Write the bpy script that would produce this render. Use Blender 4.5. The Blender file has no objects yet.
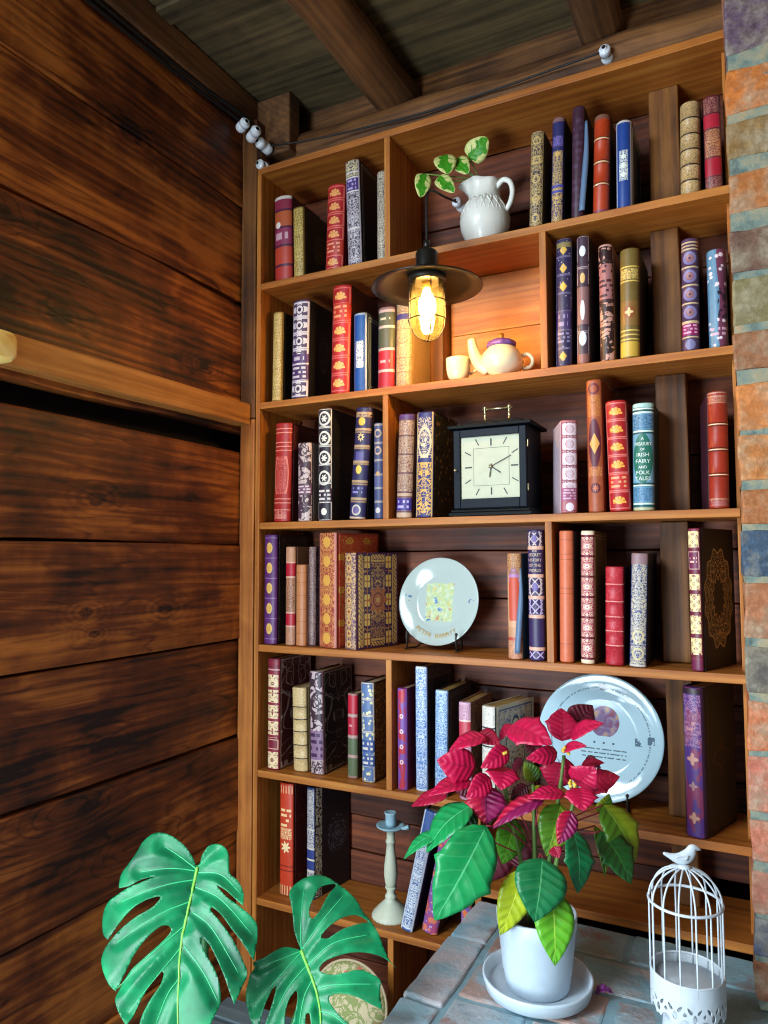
import bpy, bmesh, math, random
from mathutils import Vector, Matrix, noise as mnoise
from mathutils.geometry import delaunay_2d_cdt
random.seed(7)
PI = math.pi
COL = bpy.context.scene.collection

# ------------------------------------------------------------------ camera
F_PX = 724.74
YAW, PITCH, ROLL = math.radians(-26.822), math.radians(3.6), math.radians(-0.2054)
CAM = Vector((1.12785, -1.5, 1.5))
_f = Vector((math.sin(YAW)*math.cos(PITCH), math.cos(YAW)*math.cos(PITCH), math.sin(PITCH)))
_r0 = Vector((math.cos(YAW), -math.sin(YAW), 0)); _u0 = _r0.cross(_f)
_r = math.cos(ROLL)*_r0 + math.sin(ROLL)*_u0
_u = -math.sin(ROLL)*_r0 + math.cos(ROLL)*_u0
cam_data = bpy.data.cameras.new('camera'); cam = bpy.data.objects.new('camera', cam_data); COL.objects.link(cam)
cam_data.sensor_fit = 'HORIZONTAL'; cam_data.sensor_width = 36; cam_data.lens = 36*F_PX/768
cam_data.clip_start = 0.02
cam.matrix_world = Matrix(((_r.x, _u.x, -_f.x, CAM.x), (_r.y, _u.y, -_f.y, CAM.y), (_r.z, _u.z, -_f.z, CAM.z), (0, 0, 0, 1)))
bpy.context.scene.camera = cam

def at(px, py, v, axis=1):
    """survey helper: where the sight line of a photo pixel meets the plane axis = v"""
    d = _f + (px-384)/F_PX*_r - (py-512)/F_PX*_u
    return CAM + d*((v-CAM[axis])/d[axis])

# ------------------------------------------------------------------ objects
def tag(o, label=None, cat=None, group=None, kind=None):
    if label: o['label'] = label
    if cat: o['category'] = cat
    if group: o['group'] = group
    if kind: o['kind'] = kind
    return o

def empty(name, loc=(0, 0, 0), rot=(0, 0, 0)):
    o = bpy.data.objects.new(name, None); COL.objects.link(o)
    o.location = loc; o.rotation_euler = rot; o.empty_display_size = .02
    return o

def obj(name, bm, mat, parent=None, smooth=False, bevel=0, subsurf=0, solid=0, autosm=None):
    me = bpy.data.meshes.new(name)
    bm.normal_update(); bm.to_mesh(me); bm.free()
    if mat is not None:
        for m in (mat if isinstance(mat, (list, tuple)) else [mat]): me.materials.append(m)
    if smooth:
        for p in me.polygons: p.use_smooth = True
    o = bpy.data.objects.new(name, me); COL.objects.link(o)
    if parent: o.parent = parent
    if solid:
        m = o.modifiers.new('solid', 'SOLIDIFY'); m.thickness = solid; m.offset = 0
    if bevel:
        m = o.modifiers.new('bevel', 'BEVEL'); m.width = bevel; m.segments = 2; m.limit_method = 'ANGLE'; m.angle_limit = .7
    if subsurf:
        m = o.modifiers.new('sub', 'SUBSURF'); m.levels = subsurf; m.render_levels = subsurf
    return o

def box(bm, x0, x1, y0, y1, z0, z1, mi=0):
    vs = [bm.verts.new(p) for p in ((x0, y0, z0), (x1, y0, z0), (x1, y1, z0), (x0, y1, z0), (x0, y0, z1), (x1, y0, z1), (x1, y1, z1), (x0, y1, z1))]
    fs = []
    for q in ((0, 3, 2, 1), (4, 5, 6, 7), (0, 1, 5, 4), (1, 2, 6, 5), (2, 3, 7, 6), (3, 0, 4, 7)):
        f = bm.faces.new([vs[i] for i in q]); f.material_index = mi; fs.append(f)
    return vs, fs

def grid_box(bm, x0, x1, y0, y1, z0, z1, n, wob=None, tint=None, layer=None):
    """box whose long sides are cut n=(nx,ny,nz) times; wob(v)->offset"""
    nx, ny, nz = n
    t = bmesh.new(); box(t, x0, x1, y0, y1, z0, z1)
    for ax, k in ((0, nx), (1, ny), (2, nz)):
        lo, hi = ((x0, x1), (y0, y1), (z0, z1))[ax]
        for i in range(1, k):
            c = [0, 0, 0]; c[ax] = lo+(hi-lo)*i/k; nn = [0, 0, 0]; nn[ax] = 1
            bmesh.ops.bisect_plane(t, geom=t.verts[:]+t.edges[:]+t.faces[:], plane_co=c, plane_no=nn)
    if wob:
        for v in t.verts: v.co += wob(v.co)
    t.verts.index_update()
    mp = [bm.verts.new(v.co) for v in t.verts]
    for f in t.faces:
        nf = bm.faces.new([mp[v.index] for v in f.verts])
        if layer is not None:
            for lp in nf.loops: lp[layer] = tint
    t.free()

def lathe(bm, prof, seg=32, cx=0, cy=0, cz=0, a0=0, wob=None):
    """prof = [(r,z)...]"""
    rings = []
    for r, z in prof:
        ring = []
        for i in range(seg):
            a = a0+2*PI*i/seg
            rr = r if wob is None else wob(r, z, a)
            ring.append(bm.verts.new((cx+rr*math.cos(a), cy+rr*math.sin(a), cz+z)))
        rings.append(ring)
    for k in range(len(rings)-1):
        for i in range(seg):
            j = (i+1) % seg
            bm.faces.new((rings[k][i], rings[k][j], rings[k+1][j], rings[k+1][i]))
    if prof[0][0] > 1e-5: bm.faces.new(rings[0][::-1])
    if prof[-1][0] > 1e-5: bm.faces.new(rings[-1])
    bmesh.ops.remove_doubles(bm, verts=[v for rg in (rings[0], rings[-1]) for v in rg], dist=1e-6)
    return rings

def catmull(pts, n=6):
    pts = [Vector(p) for p in pts]; out = []
    P = [pts[0]*2-pts[1]]+pts+[pts[-1]*2-pts[-2]]
    for i in range(1, len(P)-2):
        a, b, c, d = P[i-1:i+3]
        for k in range(n):
            t = k/n
            out.append(.5*((2*b)+(c-a)*t+(2*a-5*b+4*c-d)*t*t+(3*b-a-3*c+d)*t**3))
    out.append(pts[-1].copy()); return out

def tube(bm, pts, r, seg=8, smooth_n=0, closed=False):
    """tube along points; r number or list"""
    pts = catmull(pts, smooth_n) if smooth_n else [Vector(p) for p in pts]
    n = len(pts); rad = (lambda i: r) if not isinstance(r, (list, tuple)) else (lambda i: r[0]+(r[-1]-r[0])*i/(n-1))
    rings = []; up = None
    for i, p in enumerate(pts):
        if closed: t = pts[(i+1) % n]-pts[i-1]
        else: t = pts[min(i+1, n-1)]-pts[max(i-1, 0)]
        t.normalize()
        if up is None:
            up = t.orthogonal().normalized()
        up = (up-t*up.dot(t)).normalized(); w = t.cross(up)
        rr = rad(i)
        rings.append([bm.verts.new(p+rr*(math.cos(2*PI*k/seg)*up+math.sin(2*PI*k/seg)*w)) for k in range(seg)])
    m = n if closed else n-1
    for i in range(m):
        a, b = rings[i], rings[(i+1) % n]
        off = 0
        if closed and i == n-1:   # align the seam
            off = min(range(seg), key=lambda s: (a[0].co-b[s].co).length)
        for k in range(seg):
            bm.faces.new((a[k], a[(k+1) % seg], b[(k+1+off) % seg], b[(k+off) % seg]))
    if not closed:
        bm.faces.new(rings[0][::-1]); bm.faces.new(rings[-1])

def text_bm(s, size, bm=None, fit=None):
    """letters as a flat mesh centred on the origin in the xz plane, facing -y"""
    cu = bpy.data.curves.new('lettering', 'FONT'); cu.body = s; cu.size = size; cu.align_x = 'CENTER'; cu.align_y = 'CENTER'
    cu.extrude = .00025; cu.resolution_u = 2
    o = bpy.data.objects.new('lettering', cu); COL.objects.link(o)
    dg = bpy.context.evaluated_depsgraph_get()
    me = bpy.data.meshes.new_from_object(o.evaluated_get(dg))
    bpy.data.objects.remove(o); bpy.data.curves.remove(cu)
    xs = [v.co.x for v in me.vertices]; k = 1
    if fit and max(xs)-min(xs) > fit: k = fit/(max(xs)-min(xs))
    for v in me.vertices: v.co = (v.co.x*k, -v.co.z, v.co.y)
    if bm is None: bm = bmesh.new()
    return me, bm

def add_mesh(bm, me, M):
    n0 = len(bm.verts); bm.from_mesh(me); bm.verts.ensure_lookup_table()
    for v in bm.verts[n0:]: v.co = M @ v.co
    bpy.data.meshes.remove(me)
    return bm.verts[n0:]

# ------------------------------------------------------------------ node expressions
def lin(c):
    if isinstance(c, str):
        c = c.lstrip('#'); c = [int(c[i:i+2], 16)/255 for i in (0, 2, 4)]
        return tuple(((x/12.92) if x <= .04045 else ((x+.055)/1.055)**2.4) for x in c)+(1,)
    return tuple(c)+(1,) if len(c) == 3 else tuple(c)

class E:
    nt = None
    def __init__(s, sock): s.s = sock
    @staticmethod
    def math(op, *a):
        n = E.nt.nodes.new('ShaderNodeMath'); n.operation = op
        for i, x in enumerate(a):
            if isinstance(x, E): E.nt.links.new(x.s, n.inputs[i])
            else: n.inputs[i].default_value = float(x)
        return E(n.outputs[0])
    def __add__(s, o): return E.math('ADD', s, o)
    __radd__ = __add__
    def __sub__(s, o): return E.math('SUBTRACT', s, o)
    def __rsub__(s, o): return E.math('SUBTRACT', o, s)
    def __mul__(s, o): return E.math('MULTIPLY', s, o)
    __rmul__ = __mul__
    def __truediv__(s, o): return E.math('DIVIDE', s, o)
    def __lt__(s, o): return E.math('LESS_THAN', s, o)
    def __gt__(s, o): return E.math('GREATER_THAN', s, o)
def eabs(a): return E.math('ABSOLUTE', a)
def esin(a): return E.math('SINE', a)
def ecos(a): return E.math('COSINE', a)
def frac(a): return E.math('FRACT', a)
def floor(a): return E.math('FLOOR', a)
def emin(a, b): return E.math('MINIMUM', a, b)
def emax(a, b): return E.math('MAXIMUM', a, b)
def sqrt(a): return E.math('SQRT', a)
def atan2(a, b): return E.math('ARCTAN2', a, b)
def clamp01(a): return emin(emax(a, 0), 1)
def band(a, lo, hi): return (a > lo)*(a < hi)
def xyz(a, b, c):
    n = E.nt.nodes.new('ShaderNodeCombineXYZ')
    for i, x in enumerate((a, b, c)):
        if isinstance(x, E): E.nt.links.new(x.s, n.inputs[i])
        else: n.inputs[i].default_value = float(x)
    return E(n.outputs[0])
def enoise(vec, scale=1, detail=2, rough=.5, dist=0):
    n = E.nt.nodes.new('ShaderNodeTexNoise'); E.nt.links.new(vec.s, n.inputs['Vector'])
    n.inputs['Scale'].default_value = scale; n.inputs['Detail'].default_value = detail
    n.inputs['Roughness'].default_value = rough; n.inputs['Distortion'].default_value = dist
    return E(n.outputs[0])
def evoro(vec, scale=1, feature='F1'):
    n = E.nt.nodes.new('ShaderNodeTexVoronoi'); n.feature = feature; E.nt.links.new(vec.s, n.inputs['Vector'])
    n.inputs['Scale'].default_value = scale
    return E(n.outputs['Distance'])
def emix(f, a, b):
    n = E.nt.nodes.new('ShaderNodeMix'); n.data_type = 'RGBA'
    for sock, x in ((n.inputs[0], f), (n.inputs[6], a), (n.inputs[7], b)):
        if isinstance(x, E): E.nt.links.new(x.s, sock)
        elif sock.type == 'RGBA': sock.default_value = lin(x)
        else: sock.default_value = float(x)
    return E(n.outputs[2])
def ramp(f, stops):
    n = E.nt.nodes.new('ShaderNodeValToRGB'); E.nt.links.new(f.s, n.inputs[0]); cr = n.color_ramp
    while len(cr.elements) < len(stops): cr.elements.new(.5)
    for e, (p, c) in zip(cr.elements, stops): e.position = p; e.color = lin(c)
    return E(n.outputs[0])
def coords(kind='Object'):
    n = E.nt.nodes.new('ShaderNodeTexCoord'); s = E.nt.nodes.new('ShaderNodeSeparateXYZ')
    E.nt.links.new(n.outputs[kind], s.inputs[0]); return E(s.outputs[0]), E(s.outputs[1]), E(s.outputs[2])
def island():
    n = E.nt.nodes.new('ShaderNodeNewGeometry'); return E(n.outputs['Random Per Island'])
def attr_col(name):
    n = E.nt.nodes.new('ShaderNodeVertexColor'); n.layer_name = name; return E(n.outputs[0])

class Mat:
    def __init__(s, name, base=(.5, .5, .5), rough=.5, metal=0, spec=.5):
        s.m = bpy.data.materials.new(name); s.m.use_nodes = True; s.nt = s.m.node_tree; E.nt = s.nt
        s.b = s.nt.nodes['Principled BSDF']
        s.base = None; s.set('Base Color', base); s.set('Roughness', rough); s.set('Metallic', metal); s.set('Specular IOR Level', spec)
    def set(s, k, v):
        i = s.b.inputs[k]
        if isinstance(v, E): s.nt.links.new(v.s, i)
        elif i.type == 'RGBA': i.default_value = lin(v)
        else: i.default_value = v
        return s
    def bump(s, h, strength=.3, dist=.002):
        n = s.nt.nodes.new('ShaderNodeBump'); n.inputs['Strength'].default_value = strength; n.inputs['Distance'].default_value = dist
        s.nt.links.new(h.s, n.inputs['Height']); s.nt.links.new(n.outputs[0], s.b.inputs['Normal']); return s

def plain(name, col, rough=.5, metal=0, spec=.5, speck=.0):
    m = Mat(name, col, rough, metal, spec)
    x, y, z = coords(); n = enoise(xyz(x, y, z), 40, 3)
    c = lin(col); k = .12+speck
    m.set('Base Color', emix(n, [q*(1-k) for q in c[:3]], [min(1, q*(1+k)) for q in c[:3]]))
    return m.m

def wood(name, dark, mid, light, along='y', scale=1, knots=0, rough=.5, blotch=.5, fine=1, var=.3, spec=.4, bump=.25, knot_at=()):
    m = Mat(name, rough=rough, spec=spec)
    x, y, z = coords()
    a, b, c = {'x': (x, y, z), 'y': (y, x, z), 'z': (z, x, y)}[along]
    isl = island()
    off = isl*17.3
    warp = 0
    if knots:
        d = evoro(xyz(a*1.7*scale+off, b*4*scale, c*5*scale+off), 1)
        warp = E.math('EXPONENT', d*d*(-26))*knots
    n1 = enoise(xyz(a*.9*scale+off, b*7*scale, c*7*scale), 1, 3, .55, .4)
    kdark = 0; kring = 0
    for ky, kz, kr in knot_at:                      # knots that sit in particular planks
        dy = (y-ky)*.5; dz = z-kz; kd = sqrt(dy*dy+dz*dz)*(1/kr); e_ = E.math('EXPONENT', kd*(-.55))
        warp = warp+e_*esin(atan2(dz, dy))*.35; kdark = kdark+E.math('EXPONENT', kd*kd*(-1.3)); kring = kring+esin(kd*7)*e_*.5
    rings = esin((c+b*.7)*(330*scale)+n1*15+(warp*16 if knots else 0)+isl*9)*.5+.5
    saw = enoise(xyz(a*16+off, b*2, c*3.0+off), 1, 3, .6)
    streak = enoise(xyz(a*1.6*scale+off, b*48*scale, c*48*scale), 1, 3, .6, .25)
    fib = enoise(xyz(a*5*scale+off, b*170*scale, c*170*scale), 1, 3, .6)
    bl = enoise(xyz(a*3.1+off, b*5, c*6.5), 1, 4, .6, .6)
    gl = eabs(frac(n1*9+(c+b*.7)*(16*scale)+(warp*5 if knots else 0)+isl*7)-.5); lines = clamp01((.13-gl)*9)*clamp01((saw-.25)*2.2)
    f = clamp01(lines*(-.30*knots if knots else -.12)+rings*.14+(streak-.5)*1.0+fib*.42*fine+(saw-.5)*.45*blotch+(bl-.5)*1.9*blotch+.24+(isl-.5)*var+(warp*-.35 if knots else 0)+(kring*.30-kdark*.42 if knot_at else 0))
    m.set('Base Color', ramp(f, [(.05, dark), (.45, mid), (.9, light)]))
    m.bump(fib*.6+rings*.4, bump, .0015)
    return m.m
ZS = dict(b1=2.5212, s2=2.2110, s3=1.8983, s4=1.5897, s5=1.2826, s6=.9737, s7=.6652, s7r=.8022)
TH = .0158; DEP = .190; XR = 1.1125
# ------------------------------------------------------------------ materials of the room
M_wall = wood('old_wall_planks', '#1c0e08', '#693314', '#b46c2c', 'y', 1, knots=1.0, rough=.5, blotch=1.0, var=.25, bump=.5, knot_at=[(at(px_, py_, -.05, 0).y, at(px_, py_, -.05, 0).z, r_) for px_, py_, r_ in ((97, 498, .014), (163, 609, .013), (84, 612, .010), (92, 634, .008), (107, 743, .012), (60, 316, .016), (205, 366, .010), (132, 135, .018))])
M_rail = wood('rail_wood', '#5a3216', '#a86c30', '#d09650', 'y', 1, rough=.55, blotch=.45, var=.0, bump=.4)
M_stud = wood('stud_wood', '#2a170a', '#623a16', '#8c5a24', 'z', 1, rough=.6, blotch=.55, var=.25, bump=.4)
M_shelf = wood('shelf_pine', '#784016', '#a96424', '#cb8a3c', 'x', 1, rough=.5, blotch=.35, fine=.8, var=.1)
M_shelf_v = wood('shelf_pine_upright', '#784016', '#a96424', '#cb8a3c', 'z', 1, rough=.5, blotch=.35, fine=.8, var=.15)
M_back = wood('back_wall_planks', '#200d08', '#5a2a16', '#8a4826', 'x', 1, knots=.5, rough=.55, blotch=.5, var=.25)
M_ceil = wood('ceiling_boards', '#2a2214', '#564a30', '#786642', 'x', 1, rough=.8, blotch=.6, fine=.8, var=.25, bump=.3)
M_log = wood('log_wood', '#1c1008', '#5a381c', '#8a5c30', 'x', 1, rough=.7, blotch=.7, var=.2, bump=.5)
M_log_y = wood('rafter_wood', '#2c1a0c', '#5d3d22', '#84582f', 'y', 1, rough=.7, blotch=.7, var=.2, bump=.5)
M_dark = plain('dark_gap', '#0c0706', .9)
M_floor = wood('floor_boards', '#1d120a', '#4a2e19', '#6b4526', 'y', 1, rough=.6)

def brick_mat(name):
    m = Mat(name, rough=.8, spec=.25)
    x, y, z = coords(); v = xyz(x, y, z)
    t = attr_col('tint')
    n = enoise(v, 22, 5, .65); n2 = enoise(v, 90, 4, .6)
    cc = emix(clamp01((n-.5)*2.6+.2), t, '#b0a890')
    k = emix(clamp01((n2-.42)*3), '#c4bab0', '#ffffff')
    mx = m.nt.nodes.new('ShaderNodeMix'); mx.data_type = 'RGBA'; mx.blend_type = 'MULTIPLY'; mx.inputs[0].default_value = .8
    m.nt.links.new(cc.s, mx.inputs[6]); m.nt.links.new(k.s, mx.inputs[7])
    m.set('Base Color', E(mx.outputs[2]))
    m.bump(n*.7+n2*.5, .9, .006)
    return m.m
M_brick = brick_mat('weathered_brick')
def ledge_mat():
    m = Mat('ledge_brick', rough=.62, spec=.35)
    x, y, z = coords(); v = xyz(x, y, z); t = attr_col('tint')
    n = enoise(v, 9, 4, .6, .6); n2 = enoise(v, 55, 5, .65); n3 = enoise(xyz(x+4, y, z), 14, 4, .6)
    c = emix(clamp01((n-.46)*5), t, '#86b0be'); c = emix(clamp01((n3-.57)*7)*.8, c, '#8f5a48'); c = emix(clamp01((n2-.60)*6)*.7, c, '#c8d4d8'); c = emix(clamp01((.40-n2)*6)*.6, c, '#4c5658')
    m.set('Base Color', c); m.bump(n*.6+n2*.6, .8, .006); return m.m
M_ledge = ledge_mat()
def mortar_mat():
    m = Mat('mortar', rough=.85, spec=.2); x, y, z = coords(); v = xyz(x, y, z)
    n = enoise(v, 30, 5, .65)
    m.set('Base Color', ramp(n, [(.3, '#4a5450'), (.45, '#6f7c72'), (.58, '#8e8a72'), (.72, '#a68c6a')])); m.bump(n, .8, .006); return m.m
M_mortar = mortar_mat()

M_ledge_mortar = plain('blue_grey_mortar', '#7a9aa4', .8, speck=.2)
def struct(name, bm, m, **k):
    o = obj(name, bm, m, **k); o['kind'] = 'structure'; return o

# left wall of wide old planks
bm = bmesh.new()
WY0, WY1 = -1.45, .21
seams = [0.0, .29, .575, .815, 1.051, 1.293, 1.535, 1.780]
def wobf(amp, seed):
    def w(c):
        k = mnoise.noise(Vector((c.x*3, c.y*2.2, c.z*9+seed))) ; j = mnoise.noise(Vector((c.x*3+5, c.y*6, c.z*9+seed*2)))
        return Vector((j*amp*.6, 0, k*amp))
    return w
for i in range(len(seams)-1):
    grid_box(bm, -.09, -.05+(.006 if i % 2 else -.002), WY0, WY1, seams[i]+.002, seams[i+1]-.003, (1, 30, 3), wobf(.005, i*3.1))
ups = [1.822, 2.172, 2.43, 2.655]
for i in range(len(ups)-1):
    grid_box(bm, -.09, -.05-(.004*(i % 2)), WY0, WY1, ups[i]+.002, ups[i+1]-.003, (1, 30, 3), wobf(.009, i*5.3+40))
struct('wall_left', bm, M_wall, bevel=.004)
bm = bmesh.new(); box(bm, -.20, -.13, WY0, .3, 0, 2.85); struct('wall_left_backing', bm, M_dark)
bm = bmesh.new(); grid_box(bm, -.10, -.028, WY0, .2, 2.657, 2.74, (1, 20, 1), wobf(.006, 91)); struct('trim_1', bm, M_log_y, bevel=.006)
bm = bmesh.new(); grid_box(bm, -.075, -.012, WY0, -.004, 1.840, 1.897, (1, 20, 1), wobf(.004, 17)); rail = struct('trim_2', bm, M_rail, bevel=.004)
# corner stud between wall and bookcase
bm = bmesh.new(); grid_box(bm, -.049, -.003, -.002, .06, 1.86, 2.66, (1, 1, 12), lambda c: Vector((mnoise.noise(c*5)*.003, 0, 0)))
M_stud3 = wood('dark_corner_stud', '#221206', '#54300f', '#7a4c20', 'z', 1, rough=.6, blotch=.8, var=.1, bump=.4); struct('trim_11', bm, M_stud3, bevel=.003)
bm = bmesh.new(); grid_box(bm, -.049, -.003, -.002, .06, 0, 1.858, (1, 1, 24), lambda c: Vector((mnoise.noise(c*5)*.003, 0, 0)))
M_stud2 = wood('corner_stud_wood', '#44240c', '#985620', '#c27a34', 'z', 1, rough=.6, blotch=.7, var=.2, bump=.4)
struct('trim_3', bm, M_stud2, bevel=.003)
# back wall
bm = bmesh.new()
bz = [0, .3, .47, .74, .83, 1.03, 1.19, 1.4, 1.515, 1.72, 1.93, 2.13, 2.345, 2.51]
for i in range(len(bz)-1):
    x1 = 1.02 if bz[i+1] < .99 else 1.45
    grid_box(bm, -.09, x1, .195+(.004 if i % 2 else 0), .22, bz[i]+.0015, bz[i+1]-.0015, (16, 1, 2), lambda c: Vector((0, mnoise.noise(c*6)*.003, mnoise.noise(c*5)*.003)))
struct('wall_back', bm, M_back, bevel=.002)
bm = bmesh.new(); box(bm, -.1, 1.6, .34, .38, 0, 2.85); box(bm, 1.13, 1.6, .222, .26, 0, 2.85); struct('wall_back_backing', bm, M_dark)
# studs of the back wall, seen between the books
STUDS = [(.992, 2.50, (649, 140), (679, 140), 'b1'), ]
bm = bmesh.new()
for (zl, zh, pl, pr) in ((ZS['s2'], ZS['b1'], (649, 140), (679, 140)), (ZS['s3'], ZS['s2'], (652, 300), (681, 300)), (ZS['s4'], ZS['s3'], (656, 450), (688, 450)), (ZS['s5'], ZS['s4'], (661, 600), (690, 600)), (ZS['s6'], ZS['s5'], (667, 740), (694, 740)), (ZS['s7r'], ZS['s6'], (672, 860), (699, 860))):
    grid_box(bm, at(*pl, .105).x, at(*pr, .105).x, .105, .1935, zl+.0015, zh-TH-.0015, (1, 1, 8), lambda c: Vector((mnoise.noise(c*6)*.003, 0, 0)))
struct('trim_4', bm, M_stud, bevel=.003)
bm = bmesh.new(); grid_box(bm, .412, .468, .130, .1935, 1.90, 2.193, (1, 1, 8)); struct('trim_5', bm, M_stud, bevel=.003)
# beams over the bookcase
def log(name, p0, p1, r, m, seg=14, n=26, seed=0, sq=1.0):
    bm = bmesh.new(); p0, p1 = Vector(p0), Vector(p1); d = (p1-p0); t = d.normalized(); u = t.orthogonal().normalized()
    up = Vector((0, 0, 1)); s = t.cross(up).normalized(); rings = []
    for i in range(n+1):
        c = p0+d*i/n; ring = []
        for k in range(seg):
            a = 2*PI*k/seg; w = Vector((math.cos(a), math.sin(a)))
            rr = r*(1+.16*mnoise.noise(Vector((i*.35+seed, w.x*1.1, w.y*1.1)))+.05*mnoise.noise(Vector((i*1.1+seed, w.x*3, w.y*3))))
            ring.append(bm.verts.new(c+s*w.x*rr*sq+up*w.y*rr))
        rings.append(ring)
    for i in range(n):
        for k in range(seg):
            bm.faces.new((rings[i][k], rings[i][(k+1) % seg], rings[i+1][(k+1) % seg], rings[i+1][k]))
    bm.faces.new(rings[0][::-1]); bm.faces.new(rings[-1])
    bmesh.ops.recalc_face_normals(bm, faces=bm.faces[:])
    return struct(name, bm, m, smooth=True)
log('trim_6', (-.05, .125, 2.597), (1.5, .125, 2.600), .058, M_log, seed=3)
bm = bmesh.new(); grid_box(bm, -.06, 1.5, .15, .19, 2.62, 2.80, (20, 1, 1), lambda c: Vector((0, 0, mnoise.noise(c*4)*.006))); struct('trim_7', bm, M_log, bevel=.003)
log('trim_8', (.352, .16, 2.685), (.33, -1.5, 2.70), .056, M_log_y, seed=11)
log('trim_9', (.862, .16, 2.70), (.850, -1.5, 2.72), .050, M_log_y, seed=23)
bm = bmesh.new(); grid_box(bm, -.030, .075, .035, .085, 2.575, 2.735, (1, 1, 4), lambda c: Vector((mnoise.noise(c*9)*.003, 0, 0))); struct('trim_10', bm, M_log_y, bevel=.005)
# ceiling boards run along the bookcase
bm = bmesh.new(); y = .2; i = 0
while y > -1.45:
    w = (.235, .26, .05, .24, .25, .24, .06)[i % 7]
    grid_box(bm, -.11, 1.6, y-w+.003, y, 2.74+(0.0 if w > .1 else -.012), 2.77, (10, 1, 1), lambda c: Vector((0, mnoise.noise(c*3)*.006, mnoise.noise(c*2.5)*.005)))
    y -= w; i += 1
struct('ceiling', bm, M_ceil)
bm = bmesh.new(); box(bm, -.2, 1.6, -1.45, .4, 2.79, 2.83); struct('ceiling_backing', bm, M_dark)
# floor
bm = bmesh.new()
for i in range(26): box(bm, -.2+i*.12, -.2+i*.12+.117, -3.4, .34, -.03, 0)
struct('floor', bm, M_floor)

# brick pillar at the right
PX0, PY0 = 1.1135, -.165
bm = bmesh.new(); tint = bm.loops.layers.float_color.new('tint')
tops = [-10, 62, 116, 168, 226, 276, 330, 382, 434, 488, 530, 583, 647, 702, 756, 820, 872, 918, 961, 1006]
bots = [46, 107, 154, 208, 270, 322, 368, 430, 480, 524, 577, 640, 694, 752, 812, 862, 915, 956, 1001, 1050]
cols = ['#6a5468', '#d07a38', '#98784a', '#bd7640', '#785a4c', '#8a8058', '#a06c4a', '#d4864a', '#cc844a', '#b47448', '#465a70', '#b47652', '#6a6460', '#d4703f', '#c2705a', '#c87c62', '#c47460', '#586078', '#9a644a', '#9c6648']
zq = [(at(758, b, PY0).z, at(758, t, PY0).z, c) for t, b, c in zip(tops, bots, cols)]
zq = [(zz, zz+.062, random.choice(cols)) for zz in [.02+.076*k for k in range(10)]]+zq+[(2.30+.076*k+0.16, 2.30+.076*k+.222, random.choice(cols)) for k in range(4)]
zq.sort()
def rough(amp):
    return lambda c: Vector((mnoise.noise(c*28)*amp+mnoise.noise(c*9)*amp, mnoise.noise(c*28+Vector((9, 0, 0)))*amp+mnoise.noise(c*9+Vector((4, 4, 0)))*amp*1.2, mnoise.noise(c*24+Vector((0, 7, 0)))*amp))
prev = None; zt = 0
for k, (z0, z1, c) in enumerate(zq):
    if z0 < zt+.002: z0 = zt+.004
    if z1-z0 < .02 or z1 > 2.76: continue
    zt = z1
    if z1 < .79: continue          # stands on the brick ledge
    cut = 1.24 if k % 2 else 1.34
    for xa, xb in ((PX0, cut), (cut+.01, 1.60)):
        cc = lin(c) if xa == PX0 else lin(random.choice(cols))
        grid_box(bm, xa, xb, PY0, .22, z0, z1, (5, 6, 4), rough(.0042), cc, tint)
pil = bm
o = obj('brick_pillar', pil, M_brick, bevel=.004)
bm = bmesh.new(); grid_box(bm, PX0+.0025, 1.59, PY0+.0026, .215, .782, 2.74, (8, 6, 110), rough(.0038)); obj('mortar_joints', bm, M_mortar, o)
tag(o, 'weathered brick pillar of mixed orange, brown and blue bricks beside the bookcase', 'pillar')

# brick ledge in the foreground
root = empty('brick_ledge', (.59, 0, 0))
bm = bmesh.new(); tint = bm.loops.layers.float_color.new('tint')
LC = ['#8fa0a6', '#9aa0a4', '#86a0a8', '#a0857a', '#8f8480', '#9cb2ba', '#b0a8a4', '#7c959e']
X0, X1, YB, YF, ZT = .590, 1.60, -.004, -1.05, .78
y = YB; k = 0
while y > YF:
    L = (.165, .215, .21, .205)[k % 4]
    grid_box(bm, X0, X0+.072, max(y-L+.007, YF), y, ZT-.07, ZT+.002*(k % 2), (4, 8, 3), rough(.0025), lin(['#b4bcc2', '#b8b4b6', '#a8bac2'][k % 3]), tint)
    y -= L; k += 1
y = YB; k = 0
while y > YF:
    w = .112; x = X0+.081-(.11 if k % 2 else 0)
    while x < X1:
        xa, xb = max(x, X0+.081), min(x+.228, X1)
        if xb-xa > .03: grid_box(bm, xa, xb, y-w+.009, y, ZT-.07, ZT-.002+random.uniform(-.002, .002), (8, 4, 3), rough(.003), lin(random.choice(LC)), tint)
        x += .237
    y -= w; k += 1
b = obj('top_bricks', bm, M_ledge, root, bevel=.005); b.matrix_parent_inverse = Matrix.Translation((-.59, 0, 0))
bm = bmesh.new(); grid_box(bm, X0+.004, X1, YF, YB-.002, ZT-.08, ZT-.0045, (12, 12, 1), rough(.003)); b = obj('mortar_bed', bm, M_ledge_mortar, root); b.matrix_parent_inverse = Matrix.Translation((-.59, 0, 0))
bm = bmesh.new(); tint = bm.loops.layers.float_color.new('tint')
for c in range(9):
    y = YB; z0 = .004+c*.0775; 
    x = X0; k = 0
    y -= (.11 if c % 2 else 0)
    if c % 2: grid_box(bm, X0, X0+.1, y+.006, YB, z0, z0+.068, (2, 2, 2), rough(.003), lin(random.choice(cols)), tint)
    while y > YF+.02:
        ya = max(y-.22, YF); grid_box(bm, X0, X0+.1, ya, y-.009, z0, z0+.068, (2, 4, 2), rough(.003), lin(random.choice(cols)), tint); y -= .229
b = obj('side_bricks', bm, M_brick, root, bevel=.004); b.matrix_parent_inverse = Matrix.Translation((-.59, 0, 0))
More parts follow.
